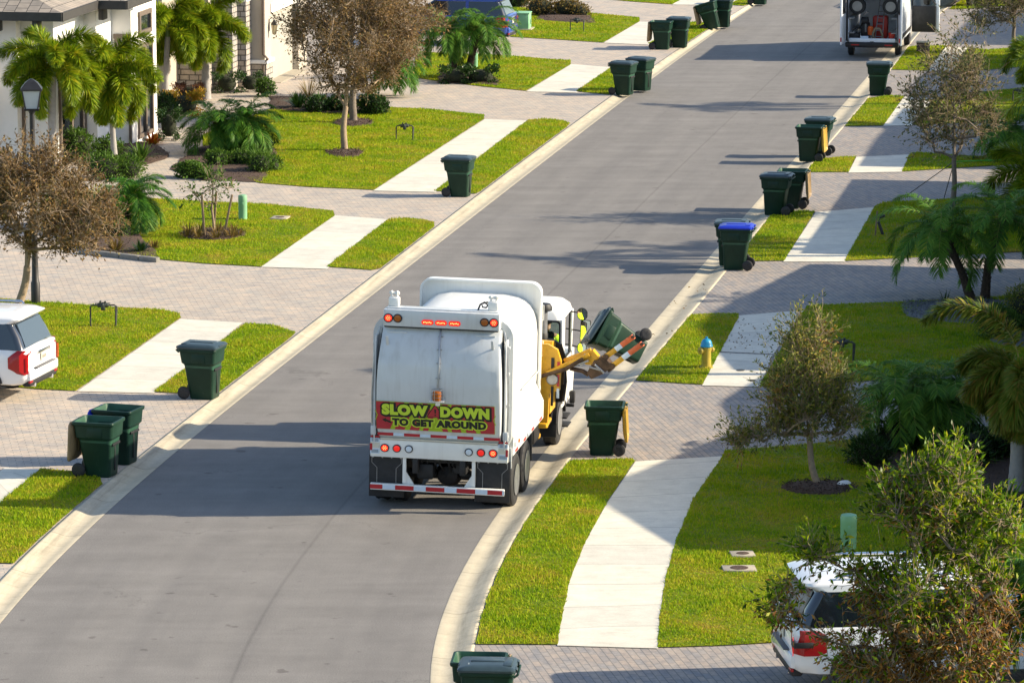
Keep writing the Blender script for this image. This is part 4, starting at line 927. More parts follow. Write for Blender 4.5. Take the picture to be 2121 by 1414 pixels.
# ------------------------------------------------------------------ parked cars
M['carwhite'] = mat('car_white', (0.80, 0.80, 0.80), 0.22, var=0.015, scale=1, coat=0.8)
M['carblue'] = mat('car_blue', (0.008, 0.05, 0.32), 0.25, var=0.05, scale=1, coat=0.8)
M['cargrey'] = mat('car_grey', (0.05, 0.05, 0.055), 0.3, var=0.05, scale=1, coat=0.6)
M['cglass'] = glass('car_glass', (0.010, 0.014, 0.020)); M['chrome'] = mat('chrome', (0.7, 0.7, 0.72), 0.15, 1.0, var=0.03)
M['taillens'] = emat('tail_lens', (0.8, 0.01, 0.01), 0.02, (0.26, 0.005, 0.007)); M['trim'] = mat('grey_trim', (0.10, 0.10, 0.11), 0.5, var=0.1)
def suv(loc, yaw, label, paint, plate=None, lampform='tall', low=0.0):
    t = empty('parked_car', loc, yaw, label, 'car', 'cars parked along the street')
    def ring(y, k, z0=.36, z1=1.19, kw=1.0):
        prof = [(.80, z0), (.93, z0+.05), (.985, .58), (1.0, .82), (.99, 1.02), (.955, 1.14), (.90, z1), (0, z1+.015)]
        rt = [(x*k*kw, y, z) for x, z in prof[:-1]]; lf = [(-x*k*kw, y, z) for x, z in prof[:-1]]
        return rt + [(0, y, z1+.015)] + lf[::-1] + [(0, y, z0)]
    m = MB(); rg = []
    for y, k, z0, z1 in ((.02, .80, .50, 1.12), (.06, .90, .44, 1.15), (.16, .955, .40, 1.17), (.42, 1.0, .37, 1.19), (1.2, 1.0, .36, 1.19), (2.4, 1.0, .36, 1.18), (3.5, 1.0, .36, 1.15), (4.0, .99, .36, 1.12), (4.7, .96, .38, 1.06), (5.05, .88, .42, .98), (5.15, .74, .46, .90)): rg.append(ring(y, k, z0, z1))
    m.loft(rg); m.build('body', paint, t, 40)
    m = MB(); G = lambda z, hw, y0, y1, r=.14: [(x, y, z) for x, y in rrect(hw, (y1-y0)/2, r, 4, 0, (y0+y1)/2)]
    m.loft([G(1.15, .945, .12, 3.75), G(1.40, .90, .22, 3.40), G(1.70, .835, .40, 2.95)]); m.build('window', M['cglass'], t, 30)
    m = MB(); m.loft([G(1.68, .842, .36, 2.98, .2), G(1.76, .83, .20, 2.92, .22), G(1.80, .80, .17, 2.85, .24), G(1.865, .70, .34, 2.65, .25), G(1.885, .55, .6, 2.4, .25)])
    for s in (-1, 1):
        m.loft([[(s*.948, 1.55, 1.15), (s*.948, 1.66, 1.15), (s*.846, 1.66, 1.70), (s*.846, 1.55, 1.70)], [(s*.93, 1.55, 1.15), (s*.93, 1.66, 1.15), (s*.83, 1.66, 1.70), (s*.83, 1.55, 1.70)]])
    m.build('roof', paint, t, 40)
    m = MB(); m.loft([[(-.74, .155, 1.20), (.74, .155, 1.20), (.66, .355, 1.66), (-.66, .355, 1.66)], [(-.74, .12, 1.20), (.74, .12, 1.20), (.66, .325, 1.66), (-.66, .325, 1.66)]]); m.build('rear_window', M['cglass'], t, 20)
    for s in (-1, 1):
        m = MB(); m.tube([(s*.74, .7, 1.86), (s*.745, .75, 1.91), (s*.745, 2.5, 1.90), (s*.74, 2.55, 1.86)], .022, 6); m.build('roof_rail', M['chrome'], t)
        m = MB()
        if lampform == 'tall': pf = [(.70, 1.12), (.95, 1.15), (1.0, 1.05), (.99, .72), (.92, .63), (.86, .65), (.84, 1.04), (.68, 1.08)]
        else: pf = [(.72, 1.12), (.97, 1.10), (1.0, .98), (.98, .72), (.84, .74), (.72, .86)]
        bk = [(s*x, (.045 if x < .9 else .12 if x < .97 else .20), z) for x, z in pf]
        m.mi = 0; m.loft([[(x*1.02, y-.03, z) for x, y, z in bk], [(x*1.02, y+(.10 if lampform == 'tall' else .2), z) for x, y, z in bk], [(x*1.02, y+(.22 if lampform == 'tall' else .32), .88+(z-.88)*.7) for x, y, z in bk]])
        m.mi = 1; m.box((s*.91, .012, .86), (.025, .012, .30), .005)
        if lampform != 'tall': m.mi = 2; m.box((s*.90, .015, .90), (.22, .03, .10), .02); m.box((s*1.025, .16, .90), (.02, .3, .09), .008)
        m.build('tail_light', [M['taillens'], M['reddull'], M['dark']], t, 40)
        m = MB(); m.box((s*.74, .02, .46), (.20, .05, .05), .015); m.build('rear_reflector', M['taillens'], t)
    m = MB(); m.mi = 0; m.box((0, .055, .60), (1.72, .16, .24), .06); m.mi = 1; m.box((0, .0, .725), (1.10, .14, .025), .01); m.mi = 2; m.box((0, .10, .43), (1.62, .20, .16), .05)
    for s in (-1, 1): m.mi = 3; m.lathe([(.045, -.06), (.05, -.06), (.05, .1), (.04, .1)], (s*.52, .06, .37), 'y', 12)
    m.build('bumper', [paint, M['trim'], M['dark'], M['chrome']], t, 40)
    m = MB(); m.mi = 0; m.box((0, -.005, 1.03), (.70, .05, .07), .012); m.mi = 1; m.box((0, -.002, .90), (.31, .02, .16), .006)
    if plate:
        m.mi = 2
        for k in range(5): m.box((-.10+.05*k, -.013, .90), (.022, .004, .07), .003)
    m.build('number_plate', [M['chrome'], M['cream'], M['dark']], t)
    for s in (-1, 1):
        for y in (1.05, 4.10):
            w = MB(); w.lathe([(.24, -.11), (.36, -.115), (.395, -.09), (.40, 0), (.395, .09), (.36, .115), (.24, .11)], (s*.90, y, .40), 'x', 28); o = w.build('wheel', M['rubber'], t)
            w = MB(); w.lathe([(.26, .11*s), (.24, .08*s), (.20, .06*s), (.08, .08*s), (0, .085*s)], (s*.90, y, .40), 'x', 24)
            for k in range(5): a = k*2*math.pi/5; w.box((s*.99, y+.14*math.cos(a), .40+.14*math.sin(a)), (.02, .20, .05), .008, Matrix.Rotation(a, 3, 'X'))
            w.build('rim', M['chrome'], o)
            m = MB(); pa = [(y+.47*math.cos(a), .42+.47*math.sin(a)) for a in np.linspace(R(2), R(178), 14)]; pb = [(y+.41*math.cos(a), .42+.41*math.sin(a)) for a in np.linspace(R(178), R(2), 14)]
            m.loft([[(s*.78, a, z) for a, z in pa+pb], [(s*1.012, a, z) for a, z in pa+pb]]); m.build('wheel_arch', M['dark'], t)
        m = MB(); m.box((s*1.05, 3.05, 1.22), (.16, .10, .16), .04); m.build('wing_mirror', paint, t)
        for y in (1.9, 2.75): m = MB(); m.box((s*1.002, y, 1.0), (.02, .18, .03), .01); m.build('door_handle', paint, t)
    return t
p = P(92, 822, GZ); suv(p, R(90-14), 'white sport utility car with red tail light, cut off by the left edge', M['carwhite'], True)
p = P(1618, 1420, GZ); c2 = suv(p, R(-90+6.5), 'white sport utility car half hidden behind the leafy tree, lower right', M['carwhite'], None, 'wedge')
p = P(1063, 92, GZ); suv(p, R(90-12), 'bright blue car behind the palms on the far left driveway', M['carblue'], None, 'wedge')
p = P(1957, 17, 0.05); suv(p, R(-14), 'dark grey car parked ahead of the open van, only its lower rear in the picture', M['cargrey'])

# ------------------------------------------------------------------ service van with its doors open
van = empty('service_van', P(1806, 121), R(-10.5), 'white service van parked on the kerb with rear doors and passenger door open', 'van')
M['vanwhite'] = mat('van_white', (0.72, 0.78, 0.86), 0.3, var=0.05, scale=2, coat=0.4); M['plyw'] = mat('plywood', (0.34, 0.33, 0.31), 0.7, var=0.15, scale=4)
m = MB(); hw = 1.0
side = [(hw, .55), (hw+.02, .9), (hw+.02, 1.5), (hw-.04, 2.1), (hw-.14, 2.62), (hw-.28, 2.74)]
for s in (-1, 1):
    for (a, b_) in zip(side[:-1], side[1:]):
        m.loft([[(s*a[0], 0, a[1]), (s*b_[0], 0, b_[1]), (s*(b_[0]-.06), 0, b_[1]), (s*(a[0]-.06), 0, a[1])], [(s*a[0], 4.6, a[1]), (s*b_[0], 4.6, b_[1]), (s*(b_[0]-.06), 4.6, b_[1]), (s*(a[0]-.06), 4.6, a[1])]])
m.box((0, 2.3, 2.76), (1.46, 4.6, .06), .02); m.box((0, 2.6, .58), (1.9, 4.0, .08), .01)
m.box((0, .02, .66), (1.72, .12, .16), .02)
m.loft([[(-hw, 4.6, .5), (hw, 4.6, .5), (.72, 4.6, 2.74), (-.72, 4.6, 2.74)], [(-.97, 5.3, .5), (.97, 5.3, .5), (.78, 5.1, 1.9), (-.78, 5.1, 1.9)], [(-.92, 5.9, .5), (.92, 5.9, .5), (.85, 5.8, 1.1), (-.85, 5.8, 1.1)]])
m.build('body', M['vanwhite'], van, 35)
m = MB()
for s in (-1, 1): m.box((s*.945, .0, 1.55), (.07, .08, 1.85), .02); m.box((s*1.022, 2.3, .72), (.02, 4.4, .14), .008)
m.box((0, -.02, .50), (2.0, .18, .20), .05); m.box((0, .02, 2.6), (1.7, .1, .16), .02)
m.build('door_seal', M['dark'], van)
for s in (-1, 1):
    m = MB(); m.box((s*.62, -.115, .50), (.30, .02, .05), .01); m.build('rear_reflector', M['taillens'], van)
    m = MB(); m.mi = 0; m.box((s*(.905), 1.6, 1.05), (.03, 3.0, .80), .01); m.mi = 1; m.box((s*.80, 1.6, .92), (.22, 3.0, .03)); m.box((s*.80, 1.6, 1.46), (.22, 3.0, .03)); m.build('side_panel', [M['vanwhite'], M['plyw']], van)
    # rear doors swung out towards the camera
    m = MB(); rot = Matrix.Rotation(R(s*4 if s < 0 else 12), 3, 'Z'); c = Vector((s*1.06, -.40, 1.6))
    m.mi = 0; m.box(c, (.07, .86, 2.1), .03, rot); m.mi = 1; m.box(c + Vector((-s*.045, 0, .45)), (.012, .60, .75), .004, rot); m.mi = 2; m.box(c + Vector((s*.02, -.42, -.85)), (.05, .04, .16), .01, rot)
    m.build('rear_door', [M['vanwhite'], M['cglass'], M['taillens']], van)
    for y in (1.05, 4.7):
        w = MB(); w.lathe([(.20, -.10), (.31, -.105), (.345, -.08), (.35, 0), (.345, .08), (.31, .105), (.20, .10)], (s*.88, y, .35), 'x', 24); o = w.build('wheel', M['rubber'], van)
        w = MB(); w.lathe([(.21, .10*s), (.18, .05*s), (0, .07*s)], (s*.88, y, .35), 'x', 18); w.build('rim', M['steel'], o)
m = MB(); m.mi = 0; m.box((1.52, 4.55, 1.05), (.92, .08, 1.0), .03); fr = [(1.06, 1.55), (1.98, 1.55), (1.98, 1.62), (1.42, 2.28), (1.06, 2.28)]
m.tube([(1.07, 4.55, 1.55), (1.07, 4.55, 2.28), (1.45, 4.55, 2.28), (1.96, 4.55, 1.60)], .03, 6); m.mi = 1; m.quad(*[(x, 4.55, z) for x, z in fr]); m.mi = 2; m.box((2.03, 4.63, 1.35), (.16, .10, 1.65), .03)
m.build('passenger_door', [M['dark'], M['clearglass'], M['vanwhite']], van)
m = MB(); m.box((0, .03, .615), (.16, .14, .05), .01); m.build('door_latch', M['dark'], van)
M['redplastic'] = mat('red_plastic', (0.50, 0.03, 0.015), 0.4, var=0.15, scale=8); M['orangep'] = mat('orange_plastic', (0.75, 0.13, 0.02), 0.4, var=0.1)
M['hose'] = mat('tan_hose', (0.20, 0.17, 0.12), 0.6, var=0.2, scale=10)
VM = Matrix.Translation(van.location) @ Euler(van.rotation_euler).to_matrix().to_4x4()
def vthing(name, loc, label, cat, group=None): return empty(name, VM @ Vector(loc), R(-10.5), label, cat, group)
for s, l in ((-1, 'black hose reel on the left inside wall of the open van'), (1, 'black hose reel on the right inside wall of the open van')):
    t = vthing('hose_reel', (s*.62, .5, 1.88), l, 'hose reel', 'hose reels in the van')
    m = MB()
    for k in range(3): m.lathe([(.20, -.05), (.30-.01*k, -.05), (.31, 0), (.30, .05), (.20, .05)], (0, .1*k, 0), 'y', 24)
    m.build('hose', M['rubber'], t)
    m = MB(); m.lathe([(0, -.07), (.19, -.06), (.20, .3), (0, .3)], (0, 0, 0), 'y', 20); m.build('hub', M['plyw'], t)
    m = MB(); m.box((s*.14, .1, -.2), (.24, .05, .05)); m.build('bracket', M['dark'], t)
t = vthing('pump_unit', (-.28, .75, .62), 'black and red pump machine on the floor of the open van', 'pump')
m = MB(); m.box((-.05, 0, .32), (.30, .4, .62), .05); m.lathe([(0, -.15), (.14, -.12), (.14, .12), (0, .15)], (-.05, -.2, .72), 'x', 14); m.build('housing', M['dark'], t)
m = MB(); m.lathe([(.0, 0), (.10, .01), (.11, .28), (.07, .34), (0, .35)], (.16, -.2, .18), 'z', 14); m.build('tank', M['orangep'], t)
m = MB(); m.tube([(-.1, -.2, .9), (0, -.25, 1.05), (.1, -.25, 1.0)], .03, 6); m.tube([(-.02, -.24, .3), (-.02, -.26, .7)], .035, 6); m.build('handle', M['steel'], t)
t = vthing('toolbox', (.18, 1.3, .62), 'red plastic tool chest deep inside the open van', 'tool chest'); m = MB(); m.box((0, 0, .42), (.55, .5, .84), .05); m.build('chest', M['redplastic'], t); m = MB(); m.box((0, -.26, .6), (.2, .03, .04), .01); m.build('handle', M['dark'], t)
m = MB(); hp = [(.02, .3, .64), (.0, .25, .9), (.10, .2, 1.10), (.26, .2, 1.08), (.36, .25, .85), (.34, .3, .66)]
hs = []
for k in range(len(hp)-1):
    for j in range(5): hs.append(Vector(hp[k]).lerp(Vector(hp[k+1]), j/5))
m.tube([VM @ p for p in hs], .045, 8); o = m.build('vacuum_hose', M['hose']); tag(o, 'tan suction hose looped over in the open van', 'hose')
t = vthing('folding_ladder', (.22, .8, .62), 'aluminium ladder leaning inside the open van', 'ladder'); m = MB()
for x in (-.14, .14): m.tube([(x-.05, -.1, .0), (x*.6+.05, .3, 1.6)], .022, 6)
m.build('rail', M['steel'], t); m = MB()
for k in range(7): f = (k+.5)/7; m.tube([(-.14+.056*f-.05+.1*f, -.1+.4*f, 1.6*f), (.14-.056*f-.05+.1*f, -.1+.4*f, 1.6*f)], .015, 6)
m.build('rung', M['steel'], t)
t = vthing('bucket', (.70, .25, .62), 'red bucket at the right rear edge of the van floor', 'bucket'); m = MB(); m.lathe([(0, 0), (.10, 0), (.13, .30), (.14, .31), (.12, .30), (.09, .02), (0, .02)], (0, 0, 0), 'z', 18, caps=False); m.build('pail', M['redplastic'], t); m = MB(); m.tube([(.13*math.cos(a), 0, .30+.16*math.sin(a)) for a in np.linspace(0, math.pi, 10)], .006, 5); m.build('handle', M['steel'], t)
t = vthing('storage_case', (-.68, .35, .62), 'dark tool case at the left rear of the van floor', 'tool case'); m = MB(); m.box((0, 0, .14), (.34, .4, .28), .03); m.build('case', M['dark'], t); m = MB(); m.tube([(-.1, -.1, .28), (-.05, -.12, .40), (.12, -.1, .50)], .015, 6); m.build('handle', M['dark'], t)
t = vthing('spare_box', (-.30, .12, .62), 'small white tub at the van door sill', 'tub'); m = MB(); m.box((0, 0, .10), (.30, .2, .18), .02); m.build('tub', M['silrefl'], t)
t = empty('crate', P(1912, 108, GZ), R(-12), 'small dark crate with white rim standing on the grass beside the van', 'crate'); m = MB()
for z in (.08, .20, .32): m.box((0, -.16, z), (.46, .03, .08)); m.box((0, .16, z), (.46, .03, .08)); m.box((-.22, 0, z), (.03, .30, .08)); m.box((.22, 0, z), (.03, .30, .08))
m.build('slats', mat('dark_timber', (.09, .06, .05), .8, var=.4, scale=9), t); m = MB(); m.box((0, -.17, .385), (.52, .06, .03), .008); m.box((0, .17, .385), (.52, .06, .03), .008); m.build('rim', M['cream'], t)
# ------------------------------------------------------------------ street furniture
M['sage'] = mat('sage_green_plastic', (0.20, 0.42, 0.24), 0.5, var=0.08, scale=4)
M['pipe'] = mat('backflow_pipe', (0.035, 0.036, 0.034), 0.55, var=0.4, scale=14); M['brass'] = mat('weathered_bronze', (0.05, 0.06, 0.055), 0.5, 0.4, var=0.5, scale=20)
M['hydy'] = mat('hydrant_yellow', (0.42, 0.32, 0.04), 0.5, var=0.14, scale=6, bmp=0.1); M['hydb'] = mat('hydrant_blue', (0.02, 0.29, 0.50), 0.4, var=0.1)
M['wood'] = mat('stake_wood', (0.24, 0.17, 0.10), 0.8, var=0.25, scale=12)
def pedestal(px, py, h, rad, label):
    t = empty('utility_pedestal', P(px, py, GZ), 0, label, 'utility pedestal', 'green utility pedestals')
    m = MB(); m.lathe([(rad*.98, -.05), (rad*1.0, h*.74), (rad*1.02, h*.75), (rad*1.02, h*.92), (rad*.95, h*.975), (rad*.6, h), (0, h*1.003)], n=28); m.build('post', M['sage'], t, 30)
    m = MB(); m.box((0, -rad*.98, h*.66), (.05, .02, .08), .006); m.build('lock', M['sage'], t)
pedestal(503, 455, .69, .12, 'green utility pedestal on the lawn beside the staked sapling')
pedestal(1757, 1139, .66, .145, 'large pale green utility pedestal on the lawn behind the lower right white car')
pedestal(984, 140, .55, .10, 'small green utility pedestal behind the round hedge under the far left palms')
def backflow(px, py, rz, label, s=1.0):
    t = empty('backflow_preventer', P(px, py, GZ), R(rz), label, 'irrigation valve', 'black pipe frames on the lawns'); w, h = .26*s, .46*s
    m = MB(); m.tube([(-w, 0, -.03), (-w, 0, h-.03), (-w+.03, 0, h), (w-.03, 0, h), (w, 0, h-.03), (w, 0, -.03)], .019, 8); m.tube([(w, .02, -.03), (w+.03, .12, h-.06), (w-.04, .06, h)], .017, 8); m.tube([(-w, .05, -.03), (-w, .05, h-.03), (-w+.04, .03, h)], .016, 8); m.build('pipe', M['pipe'], t)
    m = MB(); m.lathe([(.03, -.13), (.055, -.11), (.06, -.03), (.075, 0), (.06, .03), (.055, .11), (.03, .13)], (0, 0, h), 'x', 14); m.tube([(-.06, 0, h), (-.06, -.03, h+.10)], .025, 8); m.tube([(.06, 0, h), (.05, -.03, h+.09)], .025, 8); m.box((0, -.03, h-.06), (.10, .07, .12), .02); m.box((.12, 0, h+.04), (.10, .03, .02), .005); m.box((-.14, 0, h+.04), (.09, .03, .02), .005); m.build('valve', M['brass'], t)
backflow(838, 291, 4, 'black pipe frame with valve on the lawn right of the mulched brown tree')
backflow(214, 677, 4, 'black pipe frame with valve on the lawn in front of the white car', 1.12)
backflow(1195, 66, 4, 'black pipe frame with valve on the lawn by the green transformer box')
backflow(2112, 213, -20, 'pale capped pipe frame on the lawn at the right edge', .9)
backflow(1744, 748, -8, 'pipe frame on the shaded lawn behind the twiggy tree', .95)
t = empty('transformer_box', P(1074, 61, GZ), R(-8), 'green metal transformer box on the lawn beside the blue car', 'transformer'); m = MB(); m.box((0, 0, .34), (.92, .78, .62), .03); m.box((0, 0, .66), (.97, .83, .05), .015); m.build('cabinet', M['sage'], t); m = MB(); m.box((0, 0, .02), (1.15, 1.0, .06), .01); m.build('pad', M['curb'], t); m = MB(); m.box((.05, -.40, .34), (.02, .02, .5)); m.box((.467, .1, .30), (.01, .12, .2), .004); m.build('door_seam', mat('sage_dark', (.08, .17, .10), .5), t)
# fire hydrant
t = empty('fire_hydrant', P(1463, 762, GZ), R(-60), 'yellow fire hydrant with bright blue cap on the grass strip by the right kerb', 'fire hydrant')
m = MB(); m.lathe([(.15, -.03), (.15, .03), (.135, .035), (.105, .05), (.10, .40), (.112, .42), (.112, .47), (.105, .48)], n=24)
for k in range(8): a = k*math.pi/4; m.lathe([(.016, .03), (.016, .05), (0, .055)], (.127*math.cos(a), .127*math.sin(a), 0), n=6)
m.build('barrel', M['hydy'], t)
for a, r_ in ((180, .058), (-90, .072), (90, .05)):
    m = MB(); q = Matrix.Rotation(R(a), 4, 'Z') @ Matrix.Rotation(R(90), 4, 'Y'); m.lathe([(r_*.8, .07), (r_*.85, .13), (r_*1.15, .135), (r_*1.15, .175), (r_*.9, .18), (r_*.35, .185), (r_*.35, .215), (0, .215)], (0, 0, .40), n=16, M=q); m.build('nozzle', M['hydy'], t)
m = MB(); m.lathe([(.135, .48), (.14, .50), (.125, .53), (.115, .58), (.085, .635), (.04, .66), (.028, .665), (.028, .70), (0, .705)], n=24); m.build('cap', M['hydb'], t)
# lamp post
lp = P(74, 628, GZ); t = empty('street_lamp', lp, R(5), 'black lantern street lamp on a tall pole beside the left brown tree', 'street lamp')
hl = PD(69, 168, lp.y).z - GZ
m = MB(); m.lathe([(.11, 0), (.11, .5), (.085, .55), (.07, 1.2), (.06, hl-.78), (.075, hl-.76), (.075, hl-.68), (.05, hl-.66)], n=18); m.build('pole', M['black'], t)
sq = lambda h, z: [(h, h, z), (-h, h, z), (-h, -h, z), (h, -h, z)]
m = MB(); m.loft([sq(.135, hl-.66), sq(.215, hl-.22)]); m.build('lantern_glass', mat('frosted_glass', (.48, .52, .53), .3, var=.05), t, 20)
m = MB()
for sx in (-1, 1):
    for sy in (-1, 1): m.tube([(sx*.14, sy*.14, hl-.68), (sx*.22, sy*.22, hl-.2)], .017, 6)
m.loft([sq(.255, hl-.22), sq(.255, hl-.18), sq(.15, hl-.04), sq(.10, hl), sq(.03, hl+.05)]); m.loft([sq(.17, hl-.70), sq(.18, hl-.65)]); m.build('lantern_frame', M['black'], t, 20)
# covers in the lawns
def cover(px, py, rz, w, d, label, round_=False, col='walk'):
    p = P(px, py, GZ); HOLES.append((p.x, p.y, w*.62, d*.62)); t = empty('utility_cover', p, R(rz), label, 'utility cover', 'covers set into lawns and pavement')
    m = MB(); m.box((0, 0, .02), (w, d, .05), .01); m.build('frame', M['conc'], t); m = MB(); m.lathe([(0, .05), (w*.26, .05), (w*.28, .046)], n=20, caps=False); m.build('lid', M['mulch'], t)
M['conc'] = mat('weathered_concrete', (.36, .32, .25), .85, var=.15, scale=10)
cover(580, 453, -10, .46, .55, 'concrete valve cover in the lawn right of the green pedestal')
cover(1538, 1150, 5, .42, .42, 'farther of two concrete covers in the lawn beside the curved pavement'); cover(1531, 1180, 3, .58, .42, 'nearer of two concrete covers in the lawn beside the curved pavement')
for px, py in ((1534, 766), (1558, 787)):
    t = P(px, py, GZ+.02); m = MB(); m.lathe([(0, 0), (.09, .003), (.095, 0)], n=20, caps=False); o = m.build('valve_cover', M['pipe']); o.location = t; tag(o, 'small round dark cover in the pavement behind the hydrant' if py < 780 else 'small round dark cover in the pavement at the edge of the driveway', 'valve cover')
# stake with an up-light
t = empty('wooden_stake', P(1813, 489, GZ), 0, 'thin wooden stake in the lawn near the leaning garden light', 'stake'); m = MB(); m.box((.02, 0, .33), (.04, .04, .68), .004, Matrix.Rotation(R(4), 3, 'Y')); m.build('post', M['wood'], t)
t = empty('garden_light', P(1829, 487, GZ), 0, 'black garden spotlight leaning on a short pipe in the lawn', 'garden light'); m = MB(); m.tube([(0, 0, 0), (-.13, 0, .36)], .04, 8); m.build('pipe', M['pipe'], t); m = MB(); m.tube([(-.13, 0, .36), (-.08, 0, .46)], .012, 6); m.tube([(-.10, 0, .47), (.04, -.02, .54)], [.03, .05], 10); m.build('lamp', M['pipe'], t)

# ------------------------------------------------------------------ houses on the left
M['stucco'] = mat('white_stucco', (0.80, 0.79, 0.77), 0.85, var=0.04, scale=2, bmp=0.15, bscale=40); M['stucco2'] = mat('beige_stucco', (0.43, 0.385, 0.325), 0.85, var=0.05, scale=2, bmp=0.15, bscale=40)
M['brownf'] = mat('brown_frame', (0.13, 0.10, 0.08), 0.6, var=0.15); M['fascia'] = mat('dark_fascia', (0.035, 0.033, 0.032), 0.6, var=0.2); M['garage'] = mat('garage_door', (0.38, 0.36, 0.315), 0.55, var=0.05, scale=2)
def tilemat(name, c1, c2):
    m, N, L, b = nodes(name); v = objvec(N, L); br = N.new('ShaderNodeTexBrick'); L.new(v, br.inputs['Vector']); br.inputs['Scale'].default_value = 1
    br.inputs['Brick Width'].default_value = .30; br.inputs['Row Height'].default_value = .36; br.inputs['Mortar Size'].default_value = .012
    br.inputs['Color1'].default_value = (*c1, 1); br.inputs['Color2'].default_value = (*c2, 1); br.inputs['Mortar'].default_value = (.05, .045, .04, 1)
    n = noise(N, L, 3, 4, .6, v); r = ramp(N, [(.3, (.8, .8, .8)), (.7, (1.1, 1.1, 1.1))]); L.new(n.outputs[0], r.inputs[0])
    L.new(mixc(N, L, 1.0, br.outputs[0], r.outputs[0], 'MULTIPLY'), b.inputs['Base Color']); b.inputs['Roughness'].default_value = .85; bump(N, L, b, br.outputs['Fac'], -.6, .03); return m
M['tile'] = tilemat('roof_tile', (.34, .29, .24), (.26, .23, .20))
def stonemat():
    m, N, L, b = nodes('stone_veneer'); t = N.new('ShaderNodeTexCoord'); mp = N.new('ShaderNodeMapping'); L.new(t.outputs['Object'], mp.inputs['Vector']); mp.inputs['Rotation'].default_value = (R(90), 0, 0)
    sx = N.new('ShaderNodeSeparateXYZ'); L.new(t.outputs['Object'], sx.inputs[0]); cb = N.new('ShaderNodeCombineXYZ'); L.new(math_(N, L, 'ADD', sx.outputs[0], sx.outputs[1]), cb.inputs[0]); L.new(sx.outputs[2], cb.inputs[1])
    br = N.new('ShaderNodeTexBrick'); L.new(cb.outputs[0], br.inputs['Vector']); br.inputs['Scale'].default_value = 1; br.inputs['Brick Width'].default_value = .34; br.inputs['Row Height'].default_value = .19; br.inputs['Mortar Size'].default_value = .02; br.offset = .37; br.squash = 1.5; br.squash_frequency = 3
    br.inputs['Color1'].default_value = (.40, .36, .31, 1); br.inputs['Color2'].default_value = (.30, .30, .31, 1); br.inputs['Mortar'].default_value = (.10, .095, .09, 1)
    v = objvec(N, L); n = noise(N, L, 9, 5, .7, v); r = ramp(N, [(.25, (.7, .7, .7)), (.75, (1.25, 1.2, 1.15))]); L.new(n.outputs[0], r.inputs[0])
    L.new(mixc(N, L, 1.0, br.outputs[0], r.outputs[0], 'MULTIPLY'), b.inputs['Base Color']); b.inputs['Roughness'].default_value = .9; bump(N, L, b, n.outputs[0], .6, .03); return m
M['stone'] = stonemat()
# house frames: local +x runs along the street (away from the camera), local +y towards the street
def house_frame(px, py, yaw=-10, z=GZ):
    o = P(px, py, z); return o, R(90+yaw)
# stone and beige house with the garage: garage face is y=0, x from 0 up the street
o_, ya = house_frame(562, 172)
hb = empty('house', o_, ya, 'beige house with stone clad wall, garage door and wall lantern', 'house')
def hbx(name, x0, x1, y0, y1, z0, z1, mats, parent, bev=0.0):
    m = MB(); m.box(((x0+x1)/2, (y0+y1)/2, (z0+z1)/2), (x1-x0, y1-y0, z1-z0), bev); return m.build(name, mats, parent)
# local y is left-handed to the street here: street side is -y after the 80 degree turn
hbx('wall', -.95, 0, -.0, 9, 0, 6.0, M['stucco2'], hb)
hbx('wall', 0, 4.3, .32, 9, 0, 6, M['stucco2'], hb); hbx('lintel', 0, 4.3, -.0, .32, 2.45, 6, M['stucco2'], hb); hbx('wall', 4.3, 5.6, 0, 9, 0, 6, M['stucco2'], hb)
m = MB(); m.box((2.15, .26, 1.22), (4.3, .08, 2.44))
for z in (.61, 1.22, 1.83): m.box((2.15, .217, z), (4.3, .012, .02))
m.build('garage_door', M['garage'], hb)
hbx('lintel_trim', -.05, 4.35, -.04, .0, 2.46, 2.80, M['stucco'], hb); hbx('threshold', 0, 4.3, -.35, .20, -.02, .02, M['conc'], hb)
hbx('stone_wall', -1.7, -.95, .48, 9, 0, 3.6, M['stone'], hb); hbx('stone_wall', -2.45, -1.7, .78, 9, 0, 3.8, M['stone'], hb); hbx('stone_wall', -3.0, -2.45, 1.5, 9, 0, 3.6, M['stone'], hb); hbx('wall', -5.0, -3.0, 2.6, 9, 0, 3.6, M['stucco2'], hb)
hbx('stone_base', -1.0, .02, -.06, 1.0, 0, .78, M['stone'], hb); hbx('sill', -1.06, .06, -.12, 1.0, .78, .90, M['stucco'], hb, .01); hbx('window_trim', -1.74, -.93, .44, .80, 3.0, 3.5, M['stucco'], hb)
hbx('window', -1.0, -.975, .50, .62, .9, 3.0, M['cglass'], hb)
m = MB(); m.tube([(-1.0, .04, .5), (-1.0, .04, .75), (-1.02, -.12, .95), (-1.0, .03, 1.1), (-1.0, .03, 6)], .055, 8); m.build('downspout', M['brownf'], hb)
m = MB(); m.loft([[(-5.6, -.6, 5.9), (6.2, -.6, 5.9), (6.2, 10, 5.9), (-5.6, 10, 5.9)], [(-5.6, -.6, 6.05), (6.2, -.6, 6.05), (6.2, 10, 6.05), (-5.6, 10, 6.05)], [(-1.5, 4, 7.8), (2, 4, 7.8), (2, 5.5, 7.8), (-1.5, 5.5, 7.8)]]); m.build('roof', M['tile'], hb, 20)
t = MB(); t.mi = 0; t.tube([(-.30, -.02, 1.85), (-.30, -.02, 2.25), (-.30, -.10, 2.33), (-.30, -.20, 2.27)], .016, 6); t.lathe([(0, 2.26), (.03, 2.24), (.13, 2.10), (.13, 2.08), (0, 2.08)], (-.30, -.2, 0), n=8); t.lathe([(.06, 1.74), (.0, 1.72)], (-.30, -.2, 0), n=8)
for k in range(6): a = k*math.pi/3; t.tube([(-.30+.11*math.cos(a), -.2+.11*math.sin(a), 2.08), (-.30+.06*math.cos(a), -.2+.06*math.sin(a), 1.74)], .008, 4)
